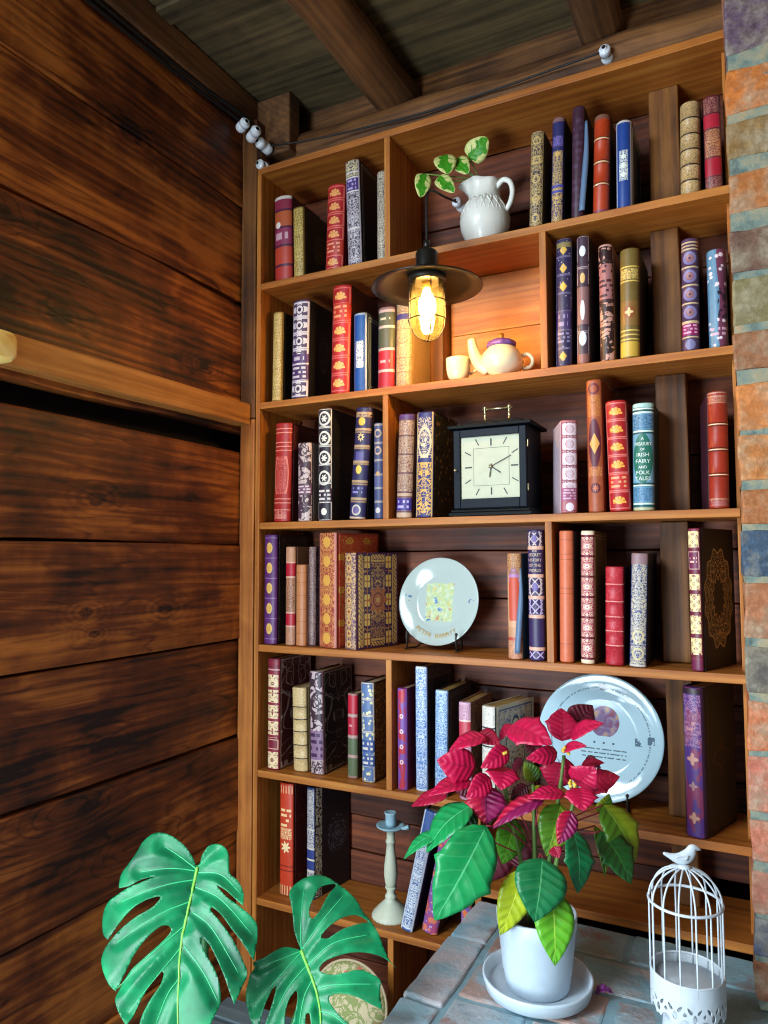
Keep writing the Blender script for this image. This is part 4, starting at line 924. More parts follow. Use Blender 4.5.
def leaf_mat(name, base, vein, back=None, rough=.35, freq=9, bump=.8, var=None, edge=None, mid=.035, sideW=.12, split=None):
    m = Mat(name, base, rough); u, v, _ = coords('UV'); p = u*2-1; x, y, z = coords()
    n = enoise(xyz(x, y, z), 55, 3); c = lin(base)
    col = emix(n, [q*.72 for q in c[:3]], [min(1, q*1.28) for q in c[:3]])
    if var:
        k = enoise(xyz(p*1.0, v*2.6, 3.3), 1, 2, .5, .5)
        col = emix(((eabs(p)*1.1+(k-.5)*2.3+eabs(v-.5)*.45) > .72), col, var)
    if split: col = emix(clamp01((p*split[1]+(n-.5)*.4)*2.5+.2), col, split[0])
    w = esin((v*freq-eabs(p)*1.15)*6.2832); line = clamp01((w-(1-sideW*2))*6)
    if vein:
        col = emix(line*.32, col, vein); col = emix(eabs(p) < mid, col, vein)
    if edge: col = emix(eabs(p) > .93, col, edge)
    m.set('Base Color', col); m.bump(w*.5-(eabs(p) < mid*1.4)*1.0, bump, .0016)
    m.set('Subsurface Weight', 0.0)
    tr = m.nt.nodes.new('ShaderNodeBsdfTranslucent'); m.nt.links.new(col.s, tr.inputs[0]); mx = m.nt.nodes.new('ShaderNodeMixShader'); mx.inputs[0].default_value = .22
    out = m.nt.nodes['Material Output']; m.nt.links.new(m.b.outputs[0], mx.inputs[1]); m.nt.links.new(tr.outputs[0], mx.inputs[2]); m.nt.links.new(mx.outputs[0], out.inputs[0])
    return m.m

def leaf(name, B, T, W, mat, parent, nhint=None, fold=.25, bow=.12, droop=0, shape='pt', twist=0, nu=8, nv=16, wave=.0, solid=.0006):
    """a blade from base B to tip T, W wide, curved along and across"""
    B, T = Vector(B), Vector(T); a = T-B; L = a.length; t_ = a.normalized()
    n = (nhint or ((CAM-B).normalized()*.75+Vector((-.1, -.15, .55)))); n = (n-t_*n.dot(t_)).normalized()
    s = t_.cross(n)
    if twist: R = Matrix.Rotation(twist, 3, t_); n = R @ n; s = R @ s
    bm = bmesh.new(); uv = bm.loops.layers.uv.new('UVMap'); g = []
    for j in range(nv+1):
        t = j/nv
        if shape == 'pt': w = (math.sin(PI*min(1, t**.72))**.85)*(1-.12*t)+.0
        elif shape == 'heart': tt = t**.72; w = max(0, 1-(2*tt-1)**2)**.5*(1-.30*t**3)
        elif shape == 'oak':
            w = (math.sin(PI*t**.75)**.8)*(1+.22*math.exp(-((t-.50)/.05)**2)+.1*math.exp(-((t-.72)/.04)**2))
        else: w = math.sin(PI*t)**.7
        if j in (0, nv): w = .02
        row = []
        for i in range(nu+1):
            p = -1+2*i/nu
            off = bow*L*math.sin(PI*t)-droop*L*t*t + fold*abs(p)*w*W/2 - .10*W*(p*p)*w + wave*W*math.sin(t*19+p*2)*abs(p)
            row.append(bm.verts.new(B+a*t+s*(p*w*W/2)+n*off))
        g.append(row)
    for j in range(nv):
        for i in range(nu):
            f_ = bm.faces.new((g[j][i], g[j][i+1], g[j+1][i+1], g[j+1][i]))
            for lp, (ii, jj) in zip(f_.loops, ((i, j), (i+1, j), (i+1, j+1), (i, j+1))): lp[uv].uv = (ii/nu, jj/nv)
    # tail correction so that the tip ends at T
    o = obj(name, bm, mat, None, smooth=True, solid=solid)
    if parent:
        o.parent = parent; o.matrix_parent_inverse = Matrix.Translation(-Vector(parent.location))
    return o
def stem(parent, pts, r, mat, name='stem'):
    bm = bmesh.new(); tube(bm, pts, r, 8, 5); o = obj(name, bm, mat, None, smooth=True); o.parent = parent; o.matrix_parent_inverse = Matrix.Translation(-Vector(parent.location)); return o

M_varieg = leaf_mat('variegated_leaf', '#3f9a1e', '#5fae2c', var='#dfe08e', rough=.4, freq=5, bump=.3)
M_stem = plain('green_stem', '#6d9440', .5)
cut = empty('pothos_cutting', (JX, JY, JZ+.02))
mouth = Vector((JX-.004, JY, JZ+.100))
for bp, tp, W, yv in (((477, 158), (470, 137), .05, .03), ((464, 158.5), (437, 169), .046, .01), ((452, 164), (468, 173), .036, .02), ((439, 175), (454, 192), .036, -.005), ((425, 174.5), (421, 197), .032, -.03)):
    pass
for bp, tp, W, yv in (((469.5, 159), (487.5, 137.5), .047, .030), ((443.5, 155), (448, 174), .046, .005), ((456, 158.5), (468, 174), .036, .025), ((438, 177), (454.5, 192.5), .032, .0), ((424, 173.5), (420.5, 197.5), .034, -.02)):
    B = at(bp[0], bp[1], yv); leaf('leaf', B, at(tp[0], tp[1], yv-.012), W*1.15, M_varieg, cut, nhint=(CAM-B).normalized()+Vector((.1, 0, .15)), shape='heart', bow=.08, fold=.18)
    md = (B+mouth)/2+Vector((0, 0, .016 if bp[0] > 430 else .022)); stem(cut, [mouth+Vector((random.uniform(-.005, .005), 0, 0)), mouth+Vector((-.004, 0, .030)), mouth+Vector((-.012, 0, .058)), md+Vector((0, 0, .006)), B+Vector((0, .002, 0))], .0014, M_stem)
stem(cut, [mouth+Vector((0, 0, -.075)), mouth+Vector((.004, .003, -.02)), mouth+Vector((0, 0, .012))], .004, M_stem)
tag(cut, 'green and cream variegated leafy cutting standing in the white jug', 'plant')

# ------------------------------------------------------------------ teapot and cup
M_cream = plain('cream_glaze', '#d6d2b4', .18); M_purple = plain('purple_glaze', '#6a4a96', .25); M_goldt = plain('gilt_trim', '#b98434', .3, .6); M_pink = plain('pink_glaze', '#b88aa8', .25)
TX, TY, TZ = .640, .055, ZS['s3']+.0006
tp = empty('teapot', (TX, TY, TZ))
bm = bmesh.new(); lathe(bm, [(.0, 0), (.024, 0), (.026, .003), (.025, .006), (.038, .013), (.047, .027), (.0485, .040), (.044, .056), (.034, .068), (.030, .072), (.026, .074), (.0, .0745)], 44); obj('body', bm, M_cream, tp, smooth=True)
bm = bmesh.new(); tube(bm, [(-.026, -.014, .020), (-.043, -.022, .034), (-.054, -.026, .056), (-.059, -.028, .078), (-.061, -.029, .092)], [.0175, .0085], 16, 6); obj('spout', bm, M_cream, tp, smooth=True)
bm = bmesh.new(); tube(bm, [(.040, .012, .050), (.056, .015, .054), (.066, .017, .042), (.062, .016, .026), (.046, .012, .021)], .0042, 10, 6); obj('handle', bm, M_cream, tp, smooth=True)
lid = empty('lid', (0, 0, 0)); lid.parent = tp
bm = bmesh.new(); lathe(bm, [(.0, .073), (.029, .073), (.033, .075), (.0335, .079), (.028, .086), (.017, .091), (.0, .0925)], 36, wob=lambda r, z, a: r*(1+(.05*math.cos(a*10) if r > .027 else 0))); obj('lid_cap', bm, M_purple, lid, smooth=True)
bm = bmesh.new(); lathe(bm, [(.0, .092), (.004, .0925), (.003, .095), (.0065, .099), (.0055, .104), (.0, .106)], 18); obj('lid_knob', bm, M_goldt, lid, smooth=True)
tag(tp, 'round cream teapot with a purple lid on the lamp shelf', 'teapot')
cp = empty('teacup', (at(458.5, 378, .042).x, .042, TZ))
bm = bmesh.new(); lathe(bm, [(.0, 0), (.015, 0), (.017, .003), (.024, .014), (.0275, .030), (.0285, .050), (.0288, .056), (.0275, .0565), (.0262, .050), (.025, .03), (.018, .01), (.0, .006)], 36); obj('cup_body', bm, M_cream, cp, smooth=True)
bm = bmesh.new(); tube(bm, [(.024, .012, .046), (.035, .018, .046), (.037, .019, .032), (.024, .012, .020)], .003, 8, 5); obj('handle', bm, M_cream, cp, smooth=True)
tag(cp, 'small plain cream cup left of the cream teapot', 'cup')

# ------------------------------------------------------------------ mantel clock
M_ebony = plain('black_lacquer', '#080b0e', .5, 0, .12); M_brass = plain('polished_brass', '#c9b98c', .25, .85)
M_dial = plain('cream_dial', '#b9bda2', .5); M_ink = plain('black_ink', '#191a18', .5)
CX0, CX1 = at(453.5, 470, .012).x, at(527, 470, .012).x; CW = CX1-CX0; CZ = ZS['s4']+.0006; CXm = (CX0+CX1)/2
ck = empty('mantel_clock', (CXm, .012, CZ)); h = CW/2
bm = bmesh.new(); box(bm, -h-.011, h+.011, -.006, .128, 0, .009); box(bm, -h-.007, h+.007, -.002, .124, .009, .015); obj('plinth', bm, M_ebony, ck, bevel=.002)
bm = bmesh.new(); box(bm, -h, h, .006, .120, .015, .196); obj('case', bm, M_ebony, ck, bevel=.0015)
bm = bmesh.new(); box(bm, -h-.012, h+.012, -.008, .130, .196, .204); box(bm, -h+.012, h-.012, .012, .110, .204, .211); box(bm, -h+.028, h-.028, .024, .098, .211, .216); obj('top_moulding', bm, M_ebony, ck, bevel=.002)
dr = empty('door', (0, 0, 0)); dr.parent = ck
bm = bmesh.new(); e = .0165; zb, zt_ = .018, .193
for b_ in ((-h+.001, -h+e, zb, zt_), (h-e, h-.001, zb, zt_), (-h+e, h-e, zb, zb+e+.004), (-h+e, h-e, zt_-e, zt_)): box(bm, b_[0], b_[1], -.002, .006, b_[2], b_[3])
obj('door_frame', bm, plain('blue_black_lacquer', '#08131f', .45, 0, .14), dr, bevel=.0012)
bm = bmesh.new(); lathe(bm, [(.0, -.010), (.003, -.009), (.0032, -.006), (.0018, -.003), (.0018, 0), (.0, 0)], 14)
for v in bm.verts: v.co = Vector((v.co.x, v.co.z, v.co.y))
bmesh.ops.recalc_face_normals(bm, faces=bm.faces[:]); k_ = obj('door_knob', bm, M_brass, dr, smooth=True); k_.location = (-h+e*.45, -.002, .103)
dz0, dz1 = zb+e+.004, zt_-e; dw = h-e
bm = bmesh.new(); box(bm, -dw, dw, .0042, .006, dz0, dz1); dial = obj('dial', bm, M_dial, ck)
bm = bmesh.new(); cz = (dz0+dz1)/2+.001; dhh = (dz1-dz0)/2
def bar(bm, ang, r0, r1, w, yv=.0042, t=.0006):
    d = Vector((math.sin(ang), 0, math.cos(ang))); s_ = Vector((d.z, 0, -d.x))*w/2; c0 = Vector((.003, yv, cz))
    vs = [bm.verts.new(c0+d*r+s_*q+Vector((0, yy, 0))) for yy in (0, -t) for r, q in ((r0, -1), (r0, 1), (r1, 1), (r1, -1))]
    for q in ((0, 1, 2, 3), (7, 6, 5, 4), (0, 4, 5, 1), (1, 5, 6, 2), (2, 6, 7, 3), (3, 7, 4, 0)): bm.faces.new([vs[i] for i in q])
for k in range(12):
    a_ = 2*PI*k/12; R_ = min(dw/max(abs(math.sin(a_)), .01), dhh/max(abs(math.cos(a_)), .01))*.90
    bar(bm, a_, R_-.016, R_, .0022 if k % 3 else .003)
for s_ in (-1, 1):
    for q in (.60,):
        box(bm, s_*dw*q-.0003+.003, s_*dw*q+.0003+.003, .0038, .0042, cz-dhh*q, cz+dhh*q)
for s_ in (-1, 1): box(bm, -dw*.6+.003, dw*.6+.003, .0038, .0042, cz+s_*dhh*.6-.0003, cz+s_*dhh*.6+.0003)
bmesh.ops.recalc_face_normals(bm, faces=bm.faces[:]); mk = obj('hour_mark', bm, M_ink, dial)
hd = empty('hands', (0, 0, 0)); hd.parent = ck
for nm, ang, L_, w_, yv in (('hour_hand', math.radians(124), .026, .0026, .0030), ('minute_hand', math.radians(64), .050, .0018, .0022), ('alarm_hand', math.radians(188), .024, .0018, .0014)):
    bm = bmesh.new(); bar(bm, ang, -.006, L_, w_, yv); bmesh.ops.recalc_face_normals(bm, faces=bm.faces[:]); obj(nm, bm, M_ink, hd)
bm = bmesh.new(); lathe(bm, [(.0, 0), (.0032, 0), (.003, .003), (.0, .0035)], 16)
for v in bm.verts: v.co = Vector((v.co.x+.003, .0035-v.co.z, v.co.y+cz))
bmesh.ops.recalc_face_normals(bm, faces=bm.faces[:]); obj('centre_boss', bm, M_brass, hd, smooth=True)
hn = empty('carrying_handle', (0, 0, 0)); hn.parent = ck
for s_ in (-1, 1):
    bm = bmesh.new(); lathe(bm, [(.0, .216), (.0055, .216), (.0055, .219), (.0034, .222), (.0034, .246), (.0055, .248), (.0055, .253), (.002, .256), (.0, .256)], 16)
    for v in bm.verts: v.co.x += s_*.0285; v.co.y += .06
    obj('handle_post', bm, M_brass, hn, smooth=True)
bm = bmesh.new(); tube(bm, [(-.036, .06, .2475), (0, .06, .2475), (.036, .06, .2475)], .0026, 10); obj('handle_bar', bm, M_brass, hn, smooth=True)
for zz in (.06, .155):
    bm = bmesh.new(); box(bm, h-.001, h+.0015, .004, .010, zz-.008, zz+.008); obj('hinge', bm, M_brass, ck, bevel=.0005)
tag(ck, 'black mantel clock with a square cream dial and brass carrying handle', 'clock')

# ------------------------------------------------------------------ plates on wire stands
def plate(name, R, prof, matf, loc, tilt, yaw, label, cat):
    root = empty(name, loc, (0, 0, yaw)); root.rotation_euler = (-tilt, 0, yaw)
    bm = bmesh.new(); lathe(bm, prof(R), 72)
    for v in bm.verts: v.co = Vector((v.co.x, -v.co.z, v.co.y+R))       # stands on its rim, front faces -y
    bmesh.ops.recalc_face_normals(bm, faces=bm.faces[:])
    o = obj('plate_body', bm, matf, root, smooth=True); tag(root, label, cat); return root
def pprof(R): return [(.0, -.004), (R*.55, -.004), (R*.60, -.001), (R*.97, .0105), (R, .0125), (R*1.0, .0140), (R*.97, .0138), (R*.66, .0045), (R*.61, .0018), (R*.56, .0008), (.0, .0006)]
def plate_mat1():
    m = Mat('picture_plate_glaze', '#c6d2cc', .12); x, y, z = coords(); R = .1045
    X = x/R; Zz = (z-R)/R; r = sqrt(X*X+Zz*Zz)
    col = emix(0.0, '#b4c2bc', '#b4c2bc')
    n = enoise(xyz(x, 0, z), 55, 3, .6); n2 = enoise(xyz(x+3, 1, z), 38, 3, .6); n3 = enoise(xyz(x, 5, z+2), 85, 2)
    pic = emax(eabs(X+.02)*1.25-.02+n3*.10, eabs(Zz+.01)*.95+n3*.10)
    c = ramp(n, [(.30, '#9cc4a0'), (.45, '#cfd28a'), (.52, '#a8cbb0'), (.62, '#d8c66a'), (.75, '#6fae9c')])
    c = emix((n2 > .57)*(Zz < .1)*(X < .1), c, '#5a86b8'); c = emix((n2 < .36), c, '#c98a66'); c = emix(clamp01((n3-.45)*2.2), c, '#e4ead8')
    col = emix(pic < .46, col, c)
    for sx, sz, rr in ((-.80, .08, .09), (.80, .0, .08)):
        q = sqrt((X-sx)*(X-sx)+(Zz-sz)*(Zz-sz)); col = emix((q < rr)*(n3 > .55), col, '#6a86a4')
    m.set('Base Color', col); return m.m
P1 = plate('picture_plate', .1045, pprof, plate_mat1(), (at(434, 640, .075).x, .092, ZS['s5']+.009), math.radians(11), math.radians(-4), 'smaller white plate lettered in gold beside the carpet patterned book', 'plate')
bm = bmesh.new(); R = .1045; txt = 'PETER RABBIT'
for i, ch in enumerate(txt):
    if ch == ' ': continue
    a_ = math.radians(-36+72*i/(len(txt)-1)-2); me, _ = text_bm(ch, .0175, bm)
    M_ = Matrix.Translation((math.sin(a_)*R*.80, -.0095, R-math.cos(a_)*R*.80)) @ Matrix.Rotation(-a_, 4, 'Y'); add_mesh(bm, me, M_)
l = obj('lettering', bm, plain('gold_plate_lettering', '#b89c58', .4), P1); l['label'] = 'curved gold lettering'
def plate_mat2():
    m = Mat('blue_white_plate_glaze', '#b4cdd8', .08); x, y, z = coords(); R = .1320
    X = x/R; Zz = (z-R)/R; r = sqrt(X*X+Zz*Zz); a = atan2(Zz, X); n3 = enoise(xyz(x, 5, z+2), 85, 2)
    col = emix(0.0, '#b2d2de', '#b2d2de')
    dash = band(r, .775, .800)*(enoise(xyz(a*26, 0, 0), 1, 1) > .47); col = emix(dash*.7, col, '#55707c')
    q = emax(eabs(X-.02)*1.05, eabs(Zz-.80)*1.3); col = emix((q < .07)*(n3 > .48), col, '#5c6a70')
    for sx, sz in ((.80, .02), (.60, -.02)):
        q = emax(eabs(X-sx)*1.1, eabs(Zz-sz)*1.0); col = emix((q < .06)*(n3 > .47), col, '#5c7484')
    # muted printed picture, and rubbed lines of small print below it
    e = sqrt((X-.06)*(X-.06)*1.1+(Zz-.25)*(Zz-.25)); n = enoise(xyz(x, 2, z), 60, 2)
    c = ramp(n, [(.35, '#8a4c5a'), (.5, '#7a6a90'), (.6, '#a08a8c'), (.7, '#c09a6a')]); col = emix((e < .25)*(Zz > .02), col, c)
    v = frac((Zz+.34)/.062); col = emix(band(Zz, -.34, -.155)*band(v, .35, .62)*(eabs(X-.06) < .36)*(enoise(xyz(x*170, floor((Zz+.34)/.062)*9, 1), 1, 1) > .45), col, '#4c6068')
    for k in (-.09, .06, .21):
        q = sqrt((X-k)*(X-k)+(Zz+.085)*(Zz+.085)); col = emix(q < .018, col, '#4c6470')
    m.set('Base Color', col); return m.m
P2 = plate('picture_plate', .1320, pprof, plate_mat2(), (at(597, 790, .085).x, .098, ZS['s6']+.010), math.radians(13), math.radians(-2), 'large pale blue and white plate behind the poinsettia, on a black stand', 'plate')
def stand(px, w, z, label, yb):
    root = empty('plate_stand', (px, yb, z+.001))
    for s_ in (-1, 1):
        bm = bmesh.new()
        tube(bm, [(s_*w, -.034, .040), (s_*w, -.037, .030), (s_*w, -.034, .014), (s_*w, -.030, .004), (s_*w, -.018, .0035), (s_*w*.9, .02, .0045), (s_*w*.75, .035, .03), (s_*w*.3, .052, .10), (0, .058, .118)], .0022, 8, 5)
        bmesh.ops.create_uvsphere(bm, u_segments=10, v_segments=8, radius=.0038, matrix=Matrix.Translation((s_*w, -.034, .041)))
        tube(bm, [(s_*w, -.030, .004), (s_*w*1.02, -.036, .0035), (s_*w*1.02, -.040, .0028)], .0022, 8, 3)
        obj('wire_arm', bm, M_black, root, smooth=True)
    bm = bmesh.new(); tube(bm, [(-w*.86, .022, .010), (0, .024, .011), (w*.86, .022, .010)], .002, 8); tube(bm, [(0, .058, .118), (0, .07, .06), (0, .074, .003)], .0022, 8, 4); obj('back_leg', bm, M_black, root, smooth=True)
    tag(root, label, 'plate stand'); return root
stand(P1.location.x, .062, ZS['s5'], 'black wire easel stand holding the small gold lettered plate', .092)
stand(P2.location.x+.008, .056, ZS['s6'], 'black wire easel stand holding the large blue and white plate', .098)

# ------------------------------------------------------------------ candlestick
M_cel = plain('chalky_celadon_paint', '#ccd2ba', .55)
cs = empty('candlestick', (at(391, 912, .062).x, .062, ZS['s7']+.0006))
bm = bmesh.new()
lathe(bm, [(.0, 0), (.042, 0), (.044, .004), (.041, .010), (.030, .022), (.018, .034), (.012, .041), (.0135, .045), (.0135, .049), (.0095, .053), (.0095, .060), (.0135, .066), (.0130, .068)], 48, wob=lambda r, z, a: r*(1+(.045*abs(math.sin(a*12)) if .012 < r and z < .036 else 0)))
obj('fluted_foot', bm, M_cel, cs, smooth=True)
bm = bmesh.new(); lathe(bm, [(.0, .067), (.010, .067), (.0135, .076), (.0160, .095), (.0155, .115), (.0120, .140), (.0098, .158), (.0098, .166), (.0118, .169), (.0118, .173), (.0095, .176), (.0095, .197), (.0, .198)], 32); obj('baluster', bm, M_cel, cs, smooth=True)
bm = bmesh.new(); lathe(bm, [(.0, .196), (.012, .196), (.026, .201), (.0335, .206), (.0335, .209), (.026, .206), (.012, .203), (.0, .2025)], 40)
tube(bm, [(.030, -.004, .206), (.040, -.006, .209), (.050, -.008, .214)], [.003, .005], 10, 4); obj('drip_pan', bm, plain('cool_lit_celadon', '#a4cbd8', .5), cs, smooth=True)  # bluish cast of daylight on the pan put into its colour
bm = bmesh.new(); lathe(bm, [(.0, .202), (.0105, .202), (.0118, .214), (.0125, .232), (.0145, .235), (.0145, .238), (.0105, .238), (.0095, .225), (.0, .224)], 28); obj('candle_cup', bm, plain('cool_lit_celadon', '#a4cbd8', .5), cs, smooth=True)  # same daylight cast put into the cup's colour
tag(cs, 'pale celadon candlestick with a fluted foot and cool-lit drip pan on the lower shelf', 'candlestick')
# ------------------------------------------------------------------ poinsettia in its pot
LEDGE = .7832
M_white = plain('white_plastic', '#bccbd6', .35); M_soil = plain('potting_soil', '#241912', .95, speck=.3)
PC = at(537, 985, LEDGE+.012, 2); PCx, PCy = .788, -.268
sau = empty('plant_saucer', (PCx, PCy, LEDGE))
bm = bmesh.new(); lathe(bm, [(.0, 0), (.078, 0), (.086, .004), (.0905, .022), (.0905, .0255), (.0865, .0255), (.082, .009), (.076, .0065), (.0, .006)], 64); obj('dish', bm, M_white, sau, smooth=True)
tag(sau, 'round white plastic saucer under the poinsettia pot on the brick ledge', 'saucer')
PZ = LEDGE+.0068
poi = empty('potted_poinsettia', (PCx, PCy, PZ))
bm = bmesh.new(); lathe(bm, [(.0, 0), (.050, 0), (.0525, .003), (.0555, .026), (.0570, .029), (.0640, .098), (.0655, .100), (.0665, .118), (.0655, .1205), (.0625, .1205), (.0600, .098), (.0520, .02), (.0, .016)], 56); obj('pot', bm, M_white, poi, smooth=True)
bm = bmesh.new(); lathe(bm, [(.0, .10), (.03, .102), (.0595, .099), (.0595, .092), (.0, .092)], 32, wob=lambda r, z, a: r*(1+.02*math.sin(a*7))); obj('soil', bm, M_soil, poi, smooth=True)
M_red = leaf_mat('red_bract', '#c41046', '#980a34', freq=7, bump=.45, rough=.42, mid=.025)
M_red2 = leaf_mat('crimson_bract', '#a60c36', '#7c0826', freq=7, bump=.45, rough=.42, mid=.025)
M_mar = leaf_mat('maroon_bract', '#5e0c22', '#36060f', freq=7, bump=.8, rough=.5, mid=.025)
M_purp = leaf_mat('purple_red_bract', '#8c1450', '#4a0a34', freq=7, bump=.8, rough=.42, mid=.025, split=('#b81238', 1))
M_grn = leaf_mat('green_leaf', '#16904c', '#58bc7c', freq=7, bump=.45, rough=.36, mid=.03, sideW=.06)
M_grn2 = leaf_mat('deep_green_leaf', '#146c3c', '#4a9c62', freq=7, bump=.45, rough=.36, mid=.03, sideW=.06)
M_olive = leaf_mat('olive_leaf', '#4c7a1c', '#88a838', freq=7, bump=.6, rough=.4, mid=.03, sideW=.05, split=('#8a9c20', -1))
M_lime = leaf_mat('lime_leaf', '#5ca822', '#a8cc48', freq=7, bump=.6, rough=.38, mid=.03, sideW=.06)
M_yel = leaf_mat('yellow_green_leaf', '#a8b81c', '#cdd450', freq=7, bump=.6, rough=.4, mid=.03, sideW=.06)
M_dkg = leaf_mat('dark_green_leaf', '#1f5420', '#3c7c34', freq=7, bump=.6, rough=.4, mid=.03, sideW=.05)
def pz(X, Y): return 380+X/2.743, 690+Y/2.743
KW = 1/2.743/724.7
TILT = {'u': Vector((-.25, -.55, .8)), 'f': Vector((.35, -.9, .15)), 'l': Vector((-.6, -.6, .4)), 'r': Vector((.65, -.6, .3))}
def pl(name, b, t, w, yb, yt, mat, n='u', bow=.08, fold=.25, shape='pt', twist=0, droop=0, wave=.01):
    B, T = at(*pz(*b), yb), at(*pz(*t), yt); d = (B-CAM).dot(_f)
    return leaf(name, B, T, w*KW*d*(1.26 if name == 'bract' else 1.12), mat, poi, nhint=TILT[n], bow=bow, fold=fold, shape=shape, twist=twist, droop=droop, wave=wave)
Y1, Y2, Y3 = -.20, -.27, -.34
bracts = [((500, 140), (497, 50), 66, -.23, -.20, M_red, 'f'), ((528, 100), (583, 42), 70, -.19, -.17, M_mar, 'f'), ((522, 128), (614, 92), 52, -.24, -.25, M_red, 'u'),
 ((356, 100), (472, 150), 72, -.27, -.31, M_red, 'u'), ((362, 96), (326, 142), 34, -.25, -.25, M_red2, 'l'), ((292, 128), (190, 166), 56, -.29, -.32, M_red, 'u'), ((352, 162), (276, 214), 46, -.30, -.34, M_red, 'f'),
 ((262, 214), (156, 192), 72, -.30, -.34, M_red, 'f'), ((252, 252), (132, 292), 58, -.31, -.36, M_red, 'u'), ((302, 240), (236, 294), 50, -.32, -.36, M_red, 'f'), ((338, 208), (332, 274), 66, -.30, -.34, M_red, 'f'),
 ((292, 262), (290, 368), 80, -.31, -.33, M_purp, 'f'), ((186, 286), (86, 320), 42, -.28, -.29, M_red2, 'l'), ((452, 296), (306, 382), 56, -.31, -.34, M_purp, 'u'), ((506, 284), (404, 298), 48, -.30, -.33, M_red, 'u'),
 ((486, 172), (400, 188), 42, -.28, -.32, M_red, 'f'), ((500, 166), (568, 154), 32, -.27, -.29, M_red, 'u'), ((498, 200), (468, 264), 68, -.25, -.25, M_red2, 'f'), ((522, 246), (508, 186), 34, -.25, -.26, M_red2, 'r'),
 ((536, 256), (592, 212), 66, -.28, -.30, M_red, 'f'), ((572, 272), (658, 238), 66, -.24, -.23, M_red2, 'u'), ((546, 268), (556, 332), 64, -.31, -.34, M_red, 'f'), ((552, 208), (616, 200), 30, -.22, -.22, M_red2, 'u'), ((566, 184), (606, 214), 24, -.21, -.22, M_mar, 'f'),
 ((526, 332), (488, 424), 48, -.33, -.35, M_purp, 'f'), ((388, 186), (368, 250), 34, -.26, -.26, M_mar, 'l'), ((404, 262), (358, 302), 36, -.26, -.27, M_mar, 'f'), ((270, 118), (330, 152), 44, -.27, -.28, M_red2, 'u'), ((410, 130), (440, 190), 40, -.24, -.25, M_mar, 'f'),
 ((348, 418), (262, 522), 84, -.19, -.19, M_mar, 'f'), ((346, 470), (418, 412), 62, -.19, -.19, M_mar, 'f'), ((210, 240), (255, 300), 40, -.27, -.27, M_mar, 'f'), ((476, 430), (492, 462), 30, -.33, -.34, M_red2, 'f')]
for q in bracts:
    if isinstance(q[2], int): pl('bract', q[0], q[1], q[2], q[3], q[4], q[5], q[6], bow=.10, shape='oak' if q[2] > 60 and q[5] is not M_mar else 'pt')
greens = [((252, 316), (128, 446), 104, -.33, -.38, M_grn, 'u', 'pt'), ((164, 392), (66, 464), 46, -.36, -.38, M_grn, 'u', 'pt'), ((292, 372), (150, 632), 132, -.35, -.42, M_grn, 'f', 'oak'),
 ((258, 330), (196, 430), 60, -.30, -.31, M_dkg, 'f', 'pt'), ((372, 352), (336, 478), 76, -.26, -.27, M_lime, 'f', 'pt'), ((340, 300), (300, 372), 46, -.30, -.30, M_grn2, 'l', 'pt'), ((496, 312), (456, 455), 92, -.27, -.30, M_olive, 'f', 'pt'), ((530, 384), (542, 558), 74, -.30, -.33, M_grn2, 'r', 'oak'),
 ((446, 462), (424, 636), 132, -.36, -.40, M_grn2, 'f', 'pt'), ((392, 494), (330, 672), 82, -.33, -.35, M_yel, 'f', 'pt'), ((472, 548), (480, 756), 100, -.35, -.38, M_lime, 'f', 'pt'),
 ((612, 316), (700, 472), 92, -.21, -.22, M_olive, 'r', 'oak'), ((604, 388), (688, 532), 84, -.24, -.26, M_dkg, 'r', 'oak'), ((602, 336), (628, 284), 46, -.20, -.20, M_olive, 'r', 'pt'), ((590, 372), (616, 512), 34, -.22, -.22, M_olive, 'r', 'pt'), ((430, 250), (396, 196), 46, -.22, -.22, M_olive, 'f', 'pt'), ((440, 260), (428, 312), 34, -.24, -.24, M_yel, 'f', 'pt')]
for b, t, w, yb, yt, m_, n, sh in greens: pl('leaf', b, t, w, yb, yt, m_, n, bow=.12, shape=sh)
M_stem2 = plain('poinsettia_stem', '#5a7a34', .5); M_pet = plain('red_petiole', '#8c2436', .5)
base = Vector((PCx, PCy, PZ+.098))
tops = [((340, 250), -.29), ((420, 260), -.26), ((505, 180), -.25), ((540, 262), -.28)]
for (X, Y), yv in tops:
    e_ = at(*pz(X, Y), yv); b_ = base+Vector(((e_.x-PCx)*.2, (e_.y-PCy)*.2, 0)); stem(poi, [b_, b_+(e_-b_)*.4+Vector((0, 0, .02)), b_+(e_-b_)*.75, e_], [.0042, .003], M_stem2)
for b, t, w, yb, yt, m_, n, sh in greens:
    B = at(*pz(*b), yb); sx = base+Vector(((B.x-PCx)*.18, (B.y-PCy)*.1, max(.02, (B.z-base.z)*.72)))
    stem(poi, [sx, (sx+B)/2+Vector((0, 0, .010)), B], .0013, M_pet, 'petiole')
M_bud = plain('yellow_flower_buds', '#c8a83c', .5)
for X, Y, yv in ((250, 282, -.335), (510, 168, -.28), (530, 258, -.30), (338, 178, -.31), (430, 190, -.27)):
    bm = bmesh.new(); c0 = at(*pz(X, Y), yv)
    for k in range(7): bmesh.ops.create_icosphere(bm, subdivisions=1, radius=random.uniform(.0022, .0036), matrix=Matrix.Translation((random.uniform(-.006, .006), random.uniform(-.004, .004), random.uniform(-.004, .006))))
    o = obj('flower_buds', bm, M_bud, None, smooth=True); o.location = c0-poi.location; o.parent = poi
tag(poi, 'red poinsettia with green and yellowing leaves in a ribbed white pot on the brick ledge', 'plant')
